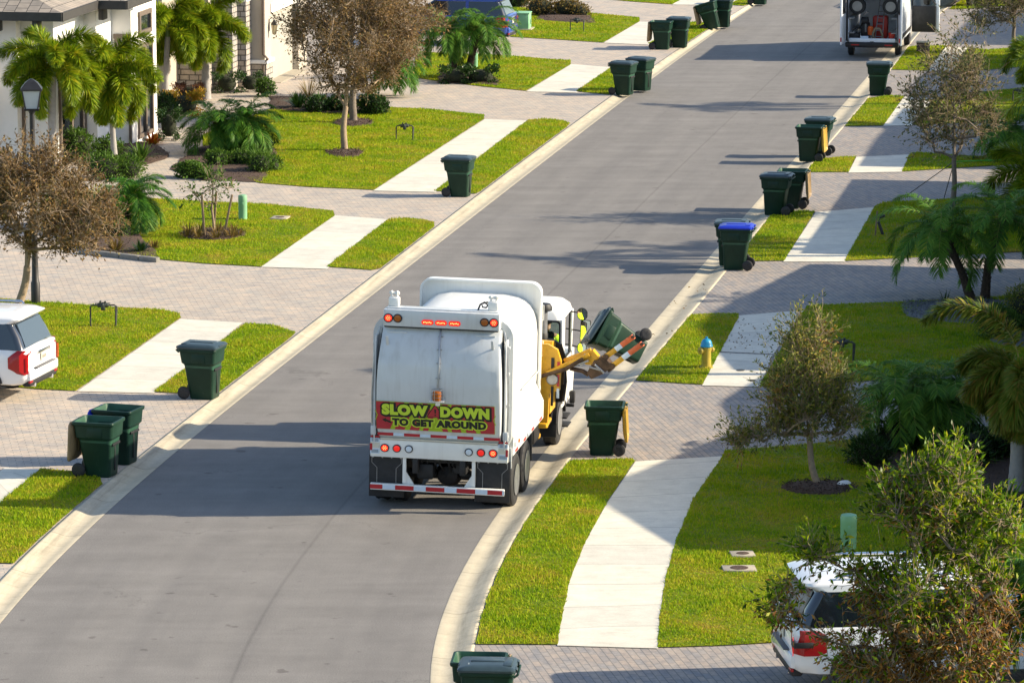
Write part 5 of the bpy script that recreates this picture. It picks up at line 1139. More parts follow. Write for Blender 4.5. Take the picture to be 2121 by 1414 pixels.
t.mi = 1; t.lathe([(.055, 1.75), (.10, 2.07)], (-.30, -.2, 0), n=8); t.build('wall_lantern', [M['black'], mat('amber_glass', (.5, .42, .25), .2)], hb)
# white house with dark timber trim
o_, ya = house_frame(275, 302)
ha = empty('house', o_, ya, 'white stucco house with dark eaves and grey tile roof behind the tall palms', 'house')
hbx('wall', 0, 3.0, 0, 12, 0, 4.4, M['stucco'], ha); hbx('wall', -1.8, 0, .62, 12, 0, 4.6, M['stucco'], ha); hbx('wall', -5.1, -1.8, 1.0, 12, 0, 4.6, M['stucco'], ha); hbx('wall', -5.6, -5.1, 2.0, 12, 0, 4.6, M['stucco'], ha); hbx('wall', -6.2, -5.6, 2.9, 12, 0, 4.6, M['stucco'], ha)
def hwin(x0, x1, y, z0, z1, n=2, face='street'):
    m = MB(); m.mi = 0
    if face == 'street':
        m.box(((x0+x1)/2, y-.03, z0), (x1-x0+.2, .08, .14)); m.box(((x0+x1)/2, y-.03, z1), (x1-x0+.2, .08, .14))
        for k in range(n+1): m.box((x0+(x1-x0)*k/n, y-.032, (z0+z1)/2), (.14, .082, z1-z0))
        f = m.build('window', [M['brownf']], ha); m = MB(); m.box(((x0+x1)/2, y-.006, (z0+z1)/2), (x1-x0, .02, z1-z0)); m.build('pane', M['stucco'] if n > 2 else M['cglass'], f)
    else:
        m.box((y-.03, (x0+x1)/2, z0), (.08, x1-x0+.2, .14)); m.box((y-.03, (x0+x1)/2, z1), (.08, x1-x0+.2, .14))
        for k in range(n+1): m.box((y-.032, x0+(x1-x0)*k/n, (z0+z1)/2), (.082, .14, z1-z0))
        f = m.build('window', [M['brownf']], ha); m = MB(); m.box((y-.006, (x0+x1)/2, (z0+z1)/2), (.02, x1-x0, z1-z0)); m.build('pane', M['cglass'], f)
hwin(-4.6, -2.2, 1.0, .5, 2.7, 2); hwin(.7, 2.3, 0, .2, 3.0, 2); hwin(.9, 2.2, 0, 3.4, 4.0, 1); hwin(.15, .45, 0, 3.0, 3.4, 1, 'end')
hbx('timber_post', -.06, .0, .02, .10, 0, 3.4, M['brownf'], ha); hbx('timber_post', -1.86, -1.8, .94, 1.02, 0, 3.6, M['brownf'], ha); hbx('timber_post', -5.16, -5.1, 1.9, 2.0, 0, 3.6, M['brownf'], ha)
def gable(x0, x1, y0, y1, z, rise, name='roof'):
    m = MB(); m.loft([[(x0, y0, z), (x0, y1, z), (x0, (y0+y1)/2, z+rise)], [(x1, y0, z), (x1, y1, z), (x1, (y0+y1)/2, z+rise)]]); m.build(name, M['tile'], ha, 20)
def hip(x0, x1, y0, y1, z, rise):
    m = MB(); r_ = (y1-y0)/2; m.loft([[(x0, y0, z), (x1, y0, z), (x1, y1, z), (x0, y1, z)], [(x0+r_*.8, (y0+y1)/2-.1, z+rise), (max(x1-r_*.8, x0+r_*.8+.1), (y0+y1)/2-.1, z+rise), (max(x1-r_*.8, x0+r_*.8+.1), (y0+y1)/2+.1, z+rise), (x0+r_*.8, (y0+y1)/2+.1, z+rise)]]); m.build('roof', M['tile'], ha, 20)
def fasc(x0, x1, y0, y1, z):
    m = MB(); m.box((x0, (y0+y1)/2, z), (.08, y1-y0, .26)); m.box(((x0+x1)/2, y0, z), (x1-x0, .08, .26)); m.build('fascia', M['fascia'], ha); m = MB(); m.box(((x0+x1)/2, (y0+y1)/2, z-.06), (x1-x0, y1-y0, .06)); m.build('soffit', M['brownf'], ha)
hip(-6.4, -1.2, .35, 12, 4.72, 1.9); fasc(-6.4, -1.2, .35, 12, 4.60)
hip(-2.5, 3.0, -.55, 10, 4.72, 1.8); fasc(-2.5, .4, -.55, 10, 4.60)
hip(-.5, 3.5, -.75, 12, 5.05, 1.2); fasc(-.5, 3.5, -.75, 12, 4.92)
for x, y, z in [(-6.1, y, 4.30) for y in (1.2, 2.4, 3.6, 4.8)] + [(-2.1, y, 4.30) for y in (.3, 1.2)]:
    m = MB(); m.box((x, y, z), (.5, .16, .36), .02); m.build('corbel', M['fascia'], ha)
# low garage wing at the left edge
o_, ya = house_frame(2, 255)
hc = empty('house', o_, ya, 'low beige house wing with dark eave at the left edge of the picture', 'house'); hbx('wall', -1.2, 4, .25, 6, 0, 2.3, M['stucco2'], hc)
m = MB(); m.loft([[(-1.9, -.5, 2.05), (-1.9, 2.6, 4.4), (-1.9, 6, 2.1)], [(4, -.5, 2.05), (4, 2.6, 4.4), (4, 6, 2.1)]]); m.build('roof', M['tile'], hc, 20); m = MB(); m.tube([(-1.95, -.55, 2.05), (-1.95, 2.6, 4.42), (-1.95, 6, 2.1)], .12, 4); m.build('fascia', M['fascia'], hc)

# ------------------------------------------------------------------ houses beyond the right edge; their roofs shade the gardens
def street_house(x, y, yaw, w, d, he, hr, label):
    t = empty('house', (x, y, GZ), yaw, label, 'house', 'houses along the right side of the street')
    m = MB(); m.box((d/2, 0, he/2), (d, w, he)); m.build('wall', M['stucco2'], t)
    m = MB(); e_ = .6; rr_ = min(w, d)/2*.9
    b4 = lambda z, g=0: [(-e_+g, -w/2-e_+g, z), (d+e_-g, -w/2-e_+g, z), (d+e_-g, w/2+e_-g, z), (-e_+g, w/2+e_-g, z)]
    dd, ww = d/2, max(w/2-rr_, .2); m.loft([b4(he-.15), b4(he+.05), [(dd-max(d/2-rr_, .2), -ww, hr), (dd+max(d/2-rr_, .2), -ww, hr), (dd+max(d/2-rr_, .2), ww, hr), (dd-max(d/2-rr_, .2), ww, hr)]]); m.build('roof', M['tile'], t, 20)
    m = MB(); m.box((-.02, w*.18, 1.2), (.06, 4.8, 2.3)); m.build('garage_door', M['garage'], t); m = MB(); m.box((-.02, -w*.28, 1.5), (.06, 1.8, 1.5)); f = m.build('window', M['brownf'], t); m = MB(); m.box((-.05, -w*.28, 1.5), (.02, 1.6, 1.3)); m.build('pane', M['cglass'], f)
HL = ['beige tile roofed house nearest the camera on the right side of the street', 'beige tile roofed house behind the rust tinged palm on the right', 'low tile roofed garage wing beside the dark paver driveway on the right', 'beige tile roofed house behind the garden with the twiggy mulched tree', 'beige tile roofed house behind the slate chip bed', 'beige tile roofed house behind the guyed brown tree', 'beige tile roofed house level with the open van', 'beige tile roofed house farthest up the right side of the street']
RH = [(60.5, 12.8, 12.5, 6.0), (78.0, 10.6, 10.4, 7.0), (86.9, 10.3, 5.6, 5.2), (97.5, 9.4, 14, 7.3), (113.8, 9.0, 13.2, 6.0), (131, 8.9, 13.5, 6.6), (148, 8.8, 13.5, 6.6), (166, 9, 13, 6.6)]
for k, (y, off, w, hr) in enumerate(RH):
    yaw = -math.atan2(float(fCR(y+4)-fCR(y-4)), 8); street_house(float(fCR(y))+off, y, yaw, w, 13, 3.3, hr, HL[k])
# ------------------------------------------------------------------ vegetation
G_ = lambda *st: [(p, c) for p, c in st]
M['bark'] = mat('grey_bark', (0.17, 0.14, 0.115), 0.9, var=0.3, scale=14, bmp=0.5); M['barkd'] = mat('dark_bark', (0.065, 0.045, 0.032), 0.95, var=0.5, scale=22, bmp=0.9)
M['bark_tan'] = mat('tan_bark', (0.30, 0.225, 0.15), 0.9, var=0.2, scale=14, bmp=0.4); M['palmgrey'] = mat('smooth_palm_trunk', (0.30, 0.285, 0.27), 0.8, var=0.15, scale=7, bmp=0.2)
M['twig'] = mat('dry_twigs', (0.30, 0.225, 0.15), 0.85, var=0.3, scale=6)
M['leaf_brown'] = leafmat('brown_leaves', G_((.18, (.055, .060, .018)), (.38, (.15, .095, .035)), (.55, (.22, .125, .045)), (.72, (.30, .19, .07)), (.9, (.13, .14, .03))), .3, clump=.35)
M['leaf_olive'] = leafmat('olive_leaves', G_((.18, (.06, .10, .02)), (.42, (.14, .19, .03)), (.62, (.27, .28, .045)), (.85, (.42, .32, .07))), .3, clump=.35)
M['leaf_thin'] = leafmat('sparse_leaves', G_((.2, (.045, .07, .025)), (.48, (.10, .125, .04)), (.68, (.18, .16, .055)), (.88, (.28, .20, .08))), .3, clump=.3)
M['leaf_green'] = leafmat('bright_leaves', G_((.2, (.03, .075, .004)), (.38, (.085, .17, .005)), (.5, (.15, .265, .006)), (.65, (.24, .34, .010)), (.85, (.38, .36, .02))), .45, clump=.3, rough=.4)
M['leaf_dead'] = leafmat('withered_leaves', G_((.18, (.08, .045, .012)), (.4, (.18, .085, .020)), (.6, (.32, .14, .03)), (.85, (.42, .21, .05))), .3, clump=.3)
M['hedge'] = leafmat('dark_hedge_leaves', G_((.2, (.012, .035, .008)), (.6, (.03, .075, .015)), (.85, (.07, .12, .02))), .2, rough=.35)
M['hedge_lt'] = leafmat('green_hedge_leaves', G_((.2, (.04, .09, .012)), (.6, (.085, .17, .02)), (.85, (.16, .24, .03))), .3)
M['hedge_or'] = leafmat('orange_hedge_leaves', G_((.2, (.16, .15, .01)), (.5, (.34, .22, .015)), (.85, (.40, .15, .02))), .3)
M['hedge_red'] = leafmat('maroon_hedge_leaves', G_((.2, (.05, .02, .015)), (.6, (.11, .045, .025)), (.85, (.13, .07, .02))), .2)
M['croton'] = leafmat('croton_leaves', G_((.2, (.30, .05, .01)), (.5, (.45, .14, .01)), (.85, (.40, .28, .02))), .3)
M['grass_dry'] = leafmat('dry_grass_leaves', G_((.2, (.14, .09, .025)), (.5, (.22, .14, .035)), (.85, (.15, .16, .03))), .3)
M['frond_shade_lift'] = leafmat('feather_palm_fronds_shade_lift', G_((.2, (.040, .115, .018)), (.5, (.085, .215, .022)), (.8, (.18, .32, .035))), .3, rough=.55, spec=.2)  # copy of the palm green, brightened to lift the palms standing in shade
M['frond_lit'] = leafmat('feather_palm_fronds_sunlit', G_((.2, (.03, .10, .012)), (.5, (.06, .19, .018)), (.8, (.16, .30, .025))), .35, rough=.5, spec=.25)  # copy of the same palm green for palms standing in sun
M['frond_fox'] = leafmat('foxtail_fronds', G_((.15, (.05, .10, .006)), (.42, (.14, .24, .008)), (.65, (.30, .37, .012)), (.9, (.40, .26, .02))), .35, rough=.4)
M['frond_foxr'] = leafmat('foxtail_fronds_rusty', G_((.15, (.08, .14, .012)), (.42, (.15, .22, .02)), (.66, (.24, .22, .03)), (.88, (.40, .18, .04))), .3, rough=.5)
M['petiole'] = mat('frond_stalk', (.30, .26, .06), .6, var=.2)

def ortho(d):
    a = np.where(np.abs(d[:, 2:3]) < .9, np.array([[0, 0, 1.]]), np.array([[1., 0, 0]])); x = np.cross(d, a); x /= np.linalg.norm(x, axis=1, keepdims=True)+1e-9
    return x, np.cross(d, x)
def unit(v): return v/(np.linalg.norm(v, axis=-1, keepdims=True)+1e-9)
def rdir(n, up=0.0):
    v = rng.normal(size=(n, 3)); v[:, 2] += up; return unit(v)
def leaves(name, pos, d, length, width, mats, parent, fold=.25):
    """one pointed leaf per position: 4 verts, two triangles folded along the midrib as one island"""
    n = len(pos); x, y = ortho(d); a = rng.uniform(0, 2*math.pi, (n, 1)); s = x*np.cos(a)+y*np.sin(a); nrm = np.cross(d, s)
    L = (np.asarray(length)*rng.uniform(.7, 1.25, n))[:, None]; Wd = L*width
    v = np.stack([pos, pos+d*L*.5+s*Wd+nrm*L*fold*.3, pos+d*L-nrm*L*fold*.3, pos+d*L*.5-s*Wd+nrm*L*fold*.3], 1)
    return np_mesh(name, v.reshape(-1, 3), np.arange(4*n), np.full(n, 4), mats, parent)
def strands(p0, p1, p2, r0, r1):
    """thin 3-sided twigs through p0,p1,p2; returns verts, faces(quads)"""
    n = len(p0); out = []; d = unit(p2-p0); x, y = ortho(d)
    for p, r in ((p0, r0), (p1, (r0+r1)/2), (p2, r1)):
        r = np.broadcast_to(np.asarray(r, float).reshape(-1, 1), (n, 1))
        for k in range(3): a = 2*math.pi*k/3; out.append(p + (x*math.cos(a)+y*math.sin(a))*r)
    v = np.stack(out, 1); base = (np.arange(n)*9)[:, None]; f = []
    for s in (0, 3):
        for k in range(3): f.append(np.concatenate([base+s+k, base+s+(k+1) % 3, base+s+3+(k+1) % 3, base+s+3+k], 1))
    return v.reshape(-1, 3), np.stack(f, 1).reshape(-1)
def tree(px, py, label, blobs, ntip, ntw, nleaf, lsize, lw, mats, trunk_r, fork, lean=(0, 0), bark='bark', cat='tree', twig='twig', group=None, twl=.5, base=None, name='tree', up=.25, twr=.0052, mats2=None, zsplit=3):
    ntw = int(ntw*1.35); nleaf = int(nleaf*1.12)
    """blobs: crown ellipsoids (dx, dy, z, rx, ry, rz) about the base"""
    b0 = P(px, py, GZ) if base is None else Vector(base); t = empty(name, b0, 0, label, cat, group)
    vol = np.array([b[3]*b[4]*b[5] for b in blobs]); tips = []
    for k, b in enumerate(blobs):
        n = max(9, int(ntip*vol[k]/vol.sum())); q = rdir(n)*(rng.uniform(0.15, 1, (n, 1))**.38); tips.append(q*np.array(b[3:6])+np.array(b[0:3]))
    tips = np.concatenate(tips); ztop = max(b[2]+b[5] for b in blobs); cx = np.average([b[0] for b in blobs], weights=vol); cy = np.average([b[1] for b in blobs], weights=vol)
    # trunk then branches joined to the nearest part of the skeleton
    nodes_, par = [], []
    nt = 7
    for k in range(nt): f = k/(nt-1); nodes_.append(np.array([lean[0]*f+.03*math.sin(5*f+px), lean[1]*f+.03*math.cos(4*f+px), fork*f])); par.append(k-1)
    nm = 6
    for k in range(1, nm): f = k/nm; nodes_.append(np.array([lean[0]+(cx-lean[0])*f, lean[1]+(cy-lean[1])*f, fork+(ztop-.25*(ztop-fork)-fork)*f])); par.append(len(nodes_)-2)
    order = np.argsort(np.linalg.norm(tips-np.array([lean[0], lean[1], fork]), axis=1)); tipid = []
    for i in order:
        q = tips[i]; A = np.array(nodes_[nt-1:]); dd = np.linalg.norm(A-q, axis=1)+1.2*np.maximum(0, A[:, 2]-q[2]+.1)
        j = int(np.argmin(dd))+nt-1; st = nodes_[j]; mid = st*.5+q*.5+rng.normal(0, .05, 3)*np.linalg.norm(q-st); mid[2] += .06*np.linalg.norm(q-st)
        nodes_.append(mid); par.append(j); nodes_.append(q); par.append(len(nodes_)-2); tipid.append(len(nodes_)-1)
    cnt = np.zeros(len(nodes_))
    for i in tipid: cnt[i] = 1
    for i in range(len(nodes_)-1, 0, -1): cnt[par[i]] += cnt[i]
    rad = np.maximum(trunk_r*(cnt/cnt[0])**.46, .006)
    m = MB(); m.tube([nodes_[0]-np.array([0, 0, .05])]+[nodes_[k] for k in range(nt)], [trunk_r*1.35]+[trunk_r*(1.12-.35*k/nt) for k in range(nt)], 10)
    for i in range(nt, len(nodes_)): r0, r1 = min(rad[par[i]], trunk_r*.72), rad[i]; m.tube([nodes_[par[i]], nodes_[i]], [r0*.85, r1*.85], 5, False)
    m.build('trunk', M[bark], t, 60)
    # twigs and leaves
    tp = np.array([nodes_[i] for i in tipid]); td = unit(np.array([nodes_[i]-nodes_[par[par[i]]] for i in tipid]))
    k = rng.integers(0, len(tp), ntw); p0 = tp[k]-td[k]*rng.uniform(0, .35, (ntw, 1)); d = unit(td[k]*.6+rdir(ntw, up)*.9); L = rng.uniform(.35, 1.2, (ntw, 1))*twl
    p2 = p0+d*L; p1 = (p0+p2)/2+rdir(ntw)*L*.10; v, f = strands(p0, p1, p2, twr, twr*.45)
    c = empty('crown', (0, 0, 0)); 
    j = rng.integers(0, ntw, nleaf); fr = rng.uniform(.1, 1.05, (nleaf, 1))**.8; pos = np.where(fr < .5, p0[j]+(p1[j]-p0[j])*fr*2, p1[j]+(p2[j]-p1[j])*(fr-.5)*2); ld = unit(d[j]*.8+rdir(nleaf)*.75)
    bpy.data.objects.remove(c)
    pos = pos+rng.normal(0, .012, (nleaf, 3))
    if mats2:
        pr = np.clip((zsplit-pos[:, 2])/1.2+.30, .04, .75)+.25*np.sin(pos[:, 0]*3.1+1)*np.sin(pos[:, 2]*2.7); k2 = rng.random(nleaf) < pr; ld[k2, 2] -= .9; ld = unit(ld)
        o = leaves('crown', pos[~k2], ld[~k2], lsize, lw, M[mats], t); leaves('dead_foliage', pos[k2], ld[k2], lsize*.85, lw*.9, M[mats2], t)
    else: o = leaves('crown', pos, ld, lsize, lw, M[mats], t)
    np_mesh('twigs', v, f, np.full(len(f)//4, 4), M[twig], o)
    return t
def frond_geo(nl, length, droop, ll, lw, el0, plume=0.0, sag=.35, twist=.0, seg=12, vee=.35):
    """one pinnate frond along +x; returns rachis points, leaflet verts (n,5,3)"""
    s = np.linspace(0, 1, 40); el = el0 - droop*s**1.25; dx = np.cos(el); dz = np.sin(el)
    X_ = np.concatenate([[0], np.cumsum((dx[1:]+dx[:-1])/2)])/39*length; Z_ = np.concatenate([[0], np.cumsum((dz[1:]+dz[:-1])/2)])/39*length
    u = rng.uniform(.10, 1, nl)**.9; side = np.where(rng.random(nl) < .5, -1., 1.); e = np.interp(u, s, el)
    pos = np.stack([np.interp(u, s, X_), np.zeros(nl), np.interp(u, s, Z_)], 1); T = np.stack([np.cos(e), 0*e, np.sin(e)], 1); Nn = np.stack([-np.sin(e), 0*e, np.cos(e)], 1); B = np.array([0, 1., 0])
    roll = np.where(rng.random(nl) < plume, rng.uniform(-math.pi, math.pi, nl), vee+rng.normal(0, .15, nl)); 
    dirl = B*(np.cos(roll)*side)[:, None] + Nn*np.sin(roll)[:, None]; fw = (.35+.75*u)[:, None]; d = unit(dirl+T*fw+rng.normal(0, .10, (nl, 3)))
    L = (ll*np.interp(u, [0, .15, .5, .85, 1], [.35, .8, 1, .75, .35])*rng.uniform(.85, 1.12, nl))[:, None]
    w = unit(np.cross(d, Nn+rng.normal(0, .3, (nl, 3))))*lw*(.7+.3*np.interp(u, [0, 1], [1, .6]))[:, None]
    mid = pos+d*L*.55; tip = pos+d*L; mid[:, 2] -= sag*.3*L[:, 0]; tip[:, 2] -= sag*L[:, 0]
    return np.stack([X_, 0*X_, Z_], 1), np.stack([pos-w*.6, pos+w*.6, mid+w, mid-w, tip], 1)
def palm(px, py, label, trunk_pts, trunk_r, nf, length, ll, lw, nl, mats, bark, plume=0., el=(-.3, 1.35), droop=1.5, sag=.35, rr=.012, cat='palm tree', base=None, group=None, shaft=None, extra=None, seed=None, az=None, boots=False, vee=.35):
    global rng
    keep = rng
    if seed is not None: rng = np.random.default_rng(seed)
    b0 = P(px, py, GZ) if base is None else Vector(base); t = empty('palm_tree', b0, 0, label, cat, group); tops = []
    for pts in trunk_pts:
        pts = [Vector(p) for p in pts]; m = MB(); n = len(pts); fine = []
        for k in range(n-1):
            for q in range(8): fine.append(pts[k].lerp(pts[k+1], q/8))
        fine.append(pts[-1]); rr_ = [trunk_r*(1.25-.35*min(1, k/(len(fine)*.4)))*(1+.05*(k % 2)) for k in range(len(fine))]
        m.tube([fine[0]-Vector((0, 0, .06))]+fine, [rr_[0]*1.1]+rr_, 12)
        if boots:
            for k in range(90):
                f = rng.uniform(0, 1); p = fine[min(int(f*len(fine)), len(fine)-1)]; a = rng.uniform(0, 6.28); o = Vector((math.cos(a), math.sin(a), 0)); m.tube([p+o*trunk_r*.7, p+o*trunk_r*1.25+Vector((0, 0, .05))], [.022, .010], 4)
        m.build('trunk', M[bark], t, 50); tops.append(pts[-1])
        if shaft:
            m = MB(); m.tube([pts[-1], pts[-1]+Vector((0, 0, shaft))], [trunk_r*.85, trunk_r*.5], 12); m.build('crownshaft', M['hedge_sm'], t, 50)
    V, RV, RF, ro = [], [], [], 0
    for top in tops:
        top = np.array(top)+np.array([0, 0, (shaft or 0)*.9])
        specs = [(2*math.pi*(k*.382+rng.uniform(-.04, .04)) if az is None else az[k % len(az)]+rng.uniform(-.2, .2), el[1]-(el[1]-el[0])*((k+.5)/nf)**.8+rng.uniform(-.12, .12), length*rng.uniform(.85, 1.1), droop*rng.uniform(.8, 1.2)) for k in range(nf)] + [e for e in (extra or [])]
        for a, e, Lg, dr in specs:
            rp, lv = frond_geo(nl, Lg, dr, ll, lw, e, plume, sag, vee=vee); ca, sa = math.cos(a), math.sin(a); Rz = np.array([[ca, sa, 0], [-sa, ca, 0], [0, 0, 1]])
            V.append((lv.reshape(-1, 3) @ Rz).reshape(-1, 5, 3)+top); q = rp[::3] @ Rz+top
            d = unit(np.gradient(q, axis=0)); x, y = ortho(d); r = np.linspace(rr, rr*.3, len(q))[:, None]
            ring = np.stack([q+x*r, q-x*.5*r+y*.87*r, q-x*.5*r-y*.87*r], 1).reshape(-1, 3); RV.append(ring); K_ = len(q)
            for k in range(K_-1):
                for s in range(3): RF.append([ro+k*3+s, ro+k*3+(s+1) % 3, ro+k*3+3+(s+1) % 3, ro+k*3+3+s])
            ro += len(ring)
    V = np.concatenate(V); n = len(V); b = (np.arange(n)*5)[:, None]; f = np.concatenate([b, b+1, b+2, b+3, b+3, b+2, b+4], 1).reshape(-1)
    o = np_mesh('crown', V.reshape(-1, 3), f, np.tile([4, 3], n), M[mats], t)
    np_mesh('frond_stalks', np.concatenate(RV), np.array(RF).ravel(), np.full(len(RF), 4), M['petiole'], o)
    rng = keep
    return t
M['hedge_sm'] = mat('green_crownshaft', (.16, .24, .09), .45, var=.15)
def shrub(px, py, label, blobs, n, ls, lw, mats, cat='shrub', group=None, base=None, core=(.02, .03, .012), up=.5, name='shrub', box=False):
    b0 = P(px, py, GZ) if base is None else Vector(base); t = empty(name, b0, 0, label, cat, group); vol = np.array([b[3]*b[4]+b[4]*b[5]+b[3]*b[5] for b in blobs]); pos, d = [], []
    m = MB()
    for k, b in enumerate(blobs):
        c, r = np.array(b[:3]), np.array(b[3:6]); q = max(20, int(n*vol[k]/vol.sum())); u = rdir(q, .3)
        if box: u = np.sign(u)*np.abs(u)**.35; u /= np.max(np.abs(u), axis=1, keepdims=True)
        wob = 1+.13*np.sin(u[:, 0]*5+k)*np.sin(u[:, 1]*6+2*k)+.08*np.sin(u[:, 2]*9+u[:, 0]*7)
        p = c+u*r*(rng.uniform(.62, 1.02, (q, 1))*wob[:, None]); kp = p[:, 2] > -.0; pos.append(p[kp]); d.append(unit(u[kp]*.7+rdir(kp.sum(), up)*.8))
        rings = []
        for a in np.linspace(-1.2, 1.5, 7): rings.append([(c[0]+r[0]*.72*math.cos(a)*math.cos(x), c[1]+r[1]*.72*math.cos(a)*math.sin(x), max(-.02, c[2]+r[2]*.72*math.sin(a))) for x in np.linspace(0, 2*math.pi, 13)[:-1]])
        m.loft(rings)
    o = leaves('foliage', np.concatenate(pos), np.concatenate(d), ls, lw, M[mats], t); m.build('dark_core', M['core'], t, 60)  # solid dark core stands in for the shade inside the leaves
    return t
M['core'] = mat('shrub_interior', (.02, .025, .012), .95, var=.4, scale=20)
def spiky(px, py, label, n, L, w, mats, cat='plant', group=None, el=(.35, 1.4), base=None, bend=.5):
    b0 = P(px, py, GZ) if base is None else Vector(base); az = rng.uniform(0, 6.283, n); e = rng.uniform(el[0], el[1], n); Ln = L*rng.uniform(.7, 1.15, n); V = []
    d0 = np.stack([np.cos(az)*np.cos(e), np.sin(az)*np.cos(e), np.sin(e)], 1); s = np.stack([-np.sin(az), np.cos(az), 0*az], 1)*w; p = np.stack([np.cos(az), np.sin(az), 0*az], 1)*.04
    mid = p+d0*Ln[:, None]*.55; tip = p+d0*Ln[:, None]; tip[:, 2] -= bend*Ln*.5*np.cos(e); V = np.stack([p-s*.6, p+s*.6, mid+s, mid-s, tip], 1); b = (np.arange(n)*5)[:, None]
    o = np_mesh('plant', V.reshape(-1, 3), np.concatenate([b, b+1, b+2, b+3, b+3, b+2, b+4], 1).reshape(-1), np.tile([4, 3], n), M[mats]); o.location = b0
    return tag(o, label, cat, group)
def bed(px, py, pts, mats, label=None, name='mulch_bed', mound=.05, chips=600, chipm='mulch', csz=.05):
    poly = rough_edge(X(*pts), .06, .2); a = np.array(poly); c = a.mean(0); m = MB(); n = len(poly)
    rings = [[(c[0]+(x-c[0])*f, c[1]+(y-c[1])*f, GZ+z) for x, y in poly] for f, z in ((1.0, .02), (.93, .035+mound*.3), (.6, .035+mound*.8), (.25, .035+mound))]
    m.loft(rings, False, True); o = m.build(name, M[mats], None, 60); tag(o, kind='structure')
    lo, hi = a.min(0), a.max(0); p = rng.uniform(lo, hi, (chips*4, 2)); p = p[in_poly(p, poly)][:chips]; k = len(p)
    q = np.c_[p, np.full(k, GZ+.04+mound*.5)+rng.uniform(0, .03, k)]; lv = leaves('mulch_chips', q, unit(rdir(k)*np.array([1, 1, .4])), csz, .3, M[chipm], None); tag(lv, 'loose chips scattered over the planting bed', 'mulch', kind='stuff')
    HOLES.append((c[0], c[1], (hi[0]-lo[0])/2*.85, (hi[1]-lo[1])/2*.85))
def ell(px, py, rx, ry, n=18): return [(px+rx*math.cos(2*math.pi*k/n), py+ry*math.sin(2*math.pi*k/n)) for k in range(n)]
for a in (ell(713, 319, 40, 8), ell(732, 255, 42, 8), ell(1695, 1012, 80, 14), ell(440, 486, 72, 12)): bed(0, 0, a, 'mulch')
bed(0, 0, [(160,520),(330,537),(326,525),(300,500),(270,470),(240,440),(160,420)], 'mulch', chips=500); bed(0, 0, [(350,352),(420,374),(545,378),(560,350),(575,310),(480,290),(400,310)], 'mulch', chips=700)
bed(0, 0, [(560,228),(690,236),(810,236),(800,215),(690,205),(560,200)], 'mulch'); bed(0, 0, [(905,172),(1035,178),(1030,162),(910,150)], 'mulch'); bed(0, 0, [(290,345),(345,330),(352,318),(320,300),(250,290),(240,345)], 'mulch')
bed(0, 0, [(1866,645),(1885,658),(1960,668),(2060,676),(2180,670),(2180,622),(1990,622),(1872,627)], 'slate', chips=2600, chipm='slate', mound=.03); bed(0, 0, [(2045,705),(2075,716),(2121,722),(2200,720),(2200,690),(2090,688)], 'slate', chips=500, chipm='slate', mound=.03)
bed(0, 0, [(1745,960),(1820,980),(1930,985),(2020,1030),(2060,1075),(2220,1085),(2220,900),(2000,880),(1820,905)], 'mulch', chips=1500); bed(0, 0, [(1108,42),(1235,50),(1225,35),(1130,22)], 'mulch')
# trees
tree(36, 652, 'brown leaved tree with leaning trunk beside the street lamp, left edge of the picture', [(.55, -.2, 2.75, 1.65, 1.3, 1.25), (1.5, -.2, 2.35, 1.1, .9, .9), (-.4, -.3, 3.1, 1.1, 1.0, .9), (.2, -.2, 3.55, 1.1, .9, .75)], 230, 3600, 17000, .085, .24, 'leaf_brown', .10, 1.15, (.25, .1), 'bark_tan')
tree(712, 312, 'brown leaved tree with mulch ring in the middle of the upper left lawn', [(.35, .2, 3.4, 2.1, 1.8, 1.5), (1.5, .3, 3.5, 1.2, 1.2, 1.1), (-.8, 0, 4.0, 1.2, 1.2, 1.1), (.2, 0, 2.2, 1.0, .9, .6), (.6, 0, 4.8, 1.5, 1.4, .9)], 300, 4600, 21000, .085, .24, 'leaf_brown', .10, 1.35, (.05, 0), 'bark_tan')
tree(731, 254, 'brown leaved tree standing directly behind the mulch ringed one, beside the dark round shrub', [(.6, .2, 3.2, 1.9, 1.7, 1.5), (2.0, .2, 3.2, 1.1, 1.2, 1.0), (.2, 0, 4.4, 1.4, 1.4, 1.0)], 190, 3000, 13000, .088, .24, 'leaf_brown', .12, 1.5, (.05, 0), 'bark')
t = tree(1972, 447, 'sparse brown tree held up by guy ropes in the upper right garden', [(-.1, 0, 3.1, 1.35, 1.2, 1.5), (.1, 0, 4.2, 1.0, .9, 1.1), (-.6, 0, 2.6, .8, .8, .7), (.7, 0, 2.5, .7, .7, .6)], 150, 1150, 6500, .095, .22, 'leaf_thin', .075, 1.6, (.04, 0), 'bark', twl=.7)
tp = P(1972, 447, GZ)
for (px, py), l, mt in (((1868, 412), 'black guy rope running down left from the guyed brown tree', 'pipe'), ((1955, 412), 'dark guy rope running steeply down from the guyed brown tree', 'pipe'), ((2075, 390), 'bright green guy rope running right from the guyed brown tree', 'green_rope')):
    if mt == 'green_rope': M[mt] = mat('green_rope', (.06, .45, .03), .6)
    q = P(px, py, GZ) if mt == 'pipe' else tp+Vector((1.4, .2, 1.52)); m = MB(); m.tube([tp+Vector((.03, 0, 1.5)), q], .012 if mt == 'pipe' else .016, 6); tag(m.build('guy_rope', M[mt]), l, 'guy rope', 'guy ropes of the brown tree')
tree(1693, 1005, 'small twiggy tree with tan trunk in a mulch ring on the right lawn', [(-.2, 0, 1.75, .80, .75, .62), (-.3, 0, 2.3, .6, .5, .5), (-1.0, 0, 1.15, .55, .4, .32), (.35, 0, 1.4, .45, .5, .45), (-.3, 0, 2.9, .55, .4, .35), (-1.5, 0, .9, .25, .2, .15)], 150, 1350, 13500, .085, .16, 'leaf_olive', .065, .95, (-.2, .05), 'bark_tan', twl=.6, up=.7, mats2='leaf_dead', zsplit=.6)
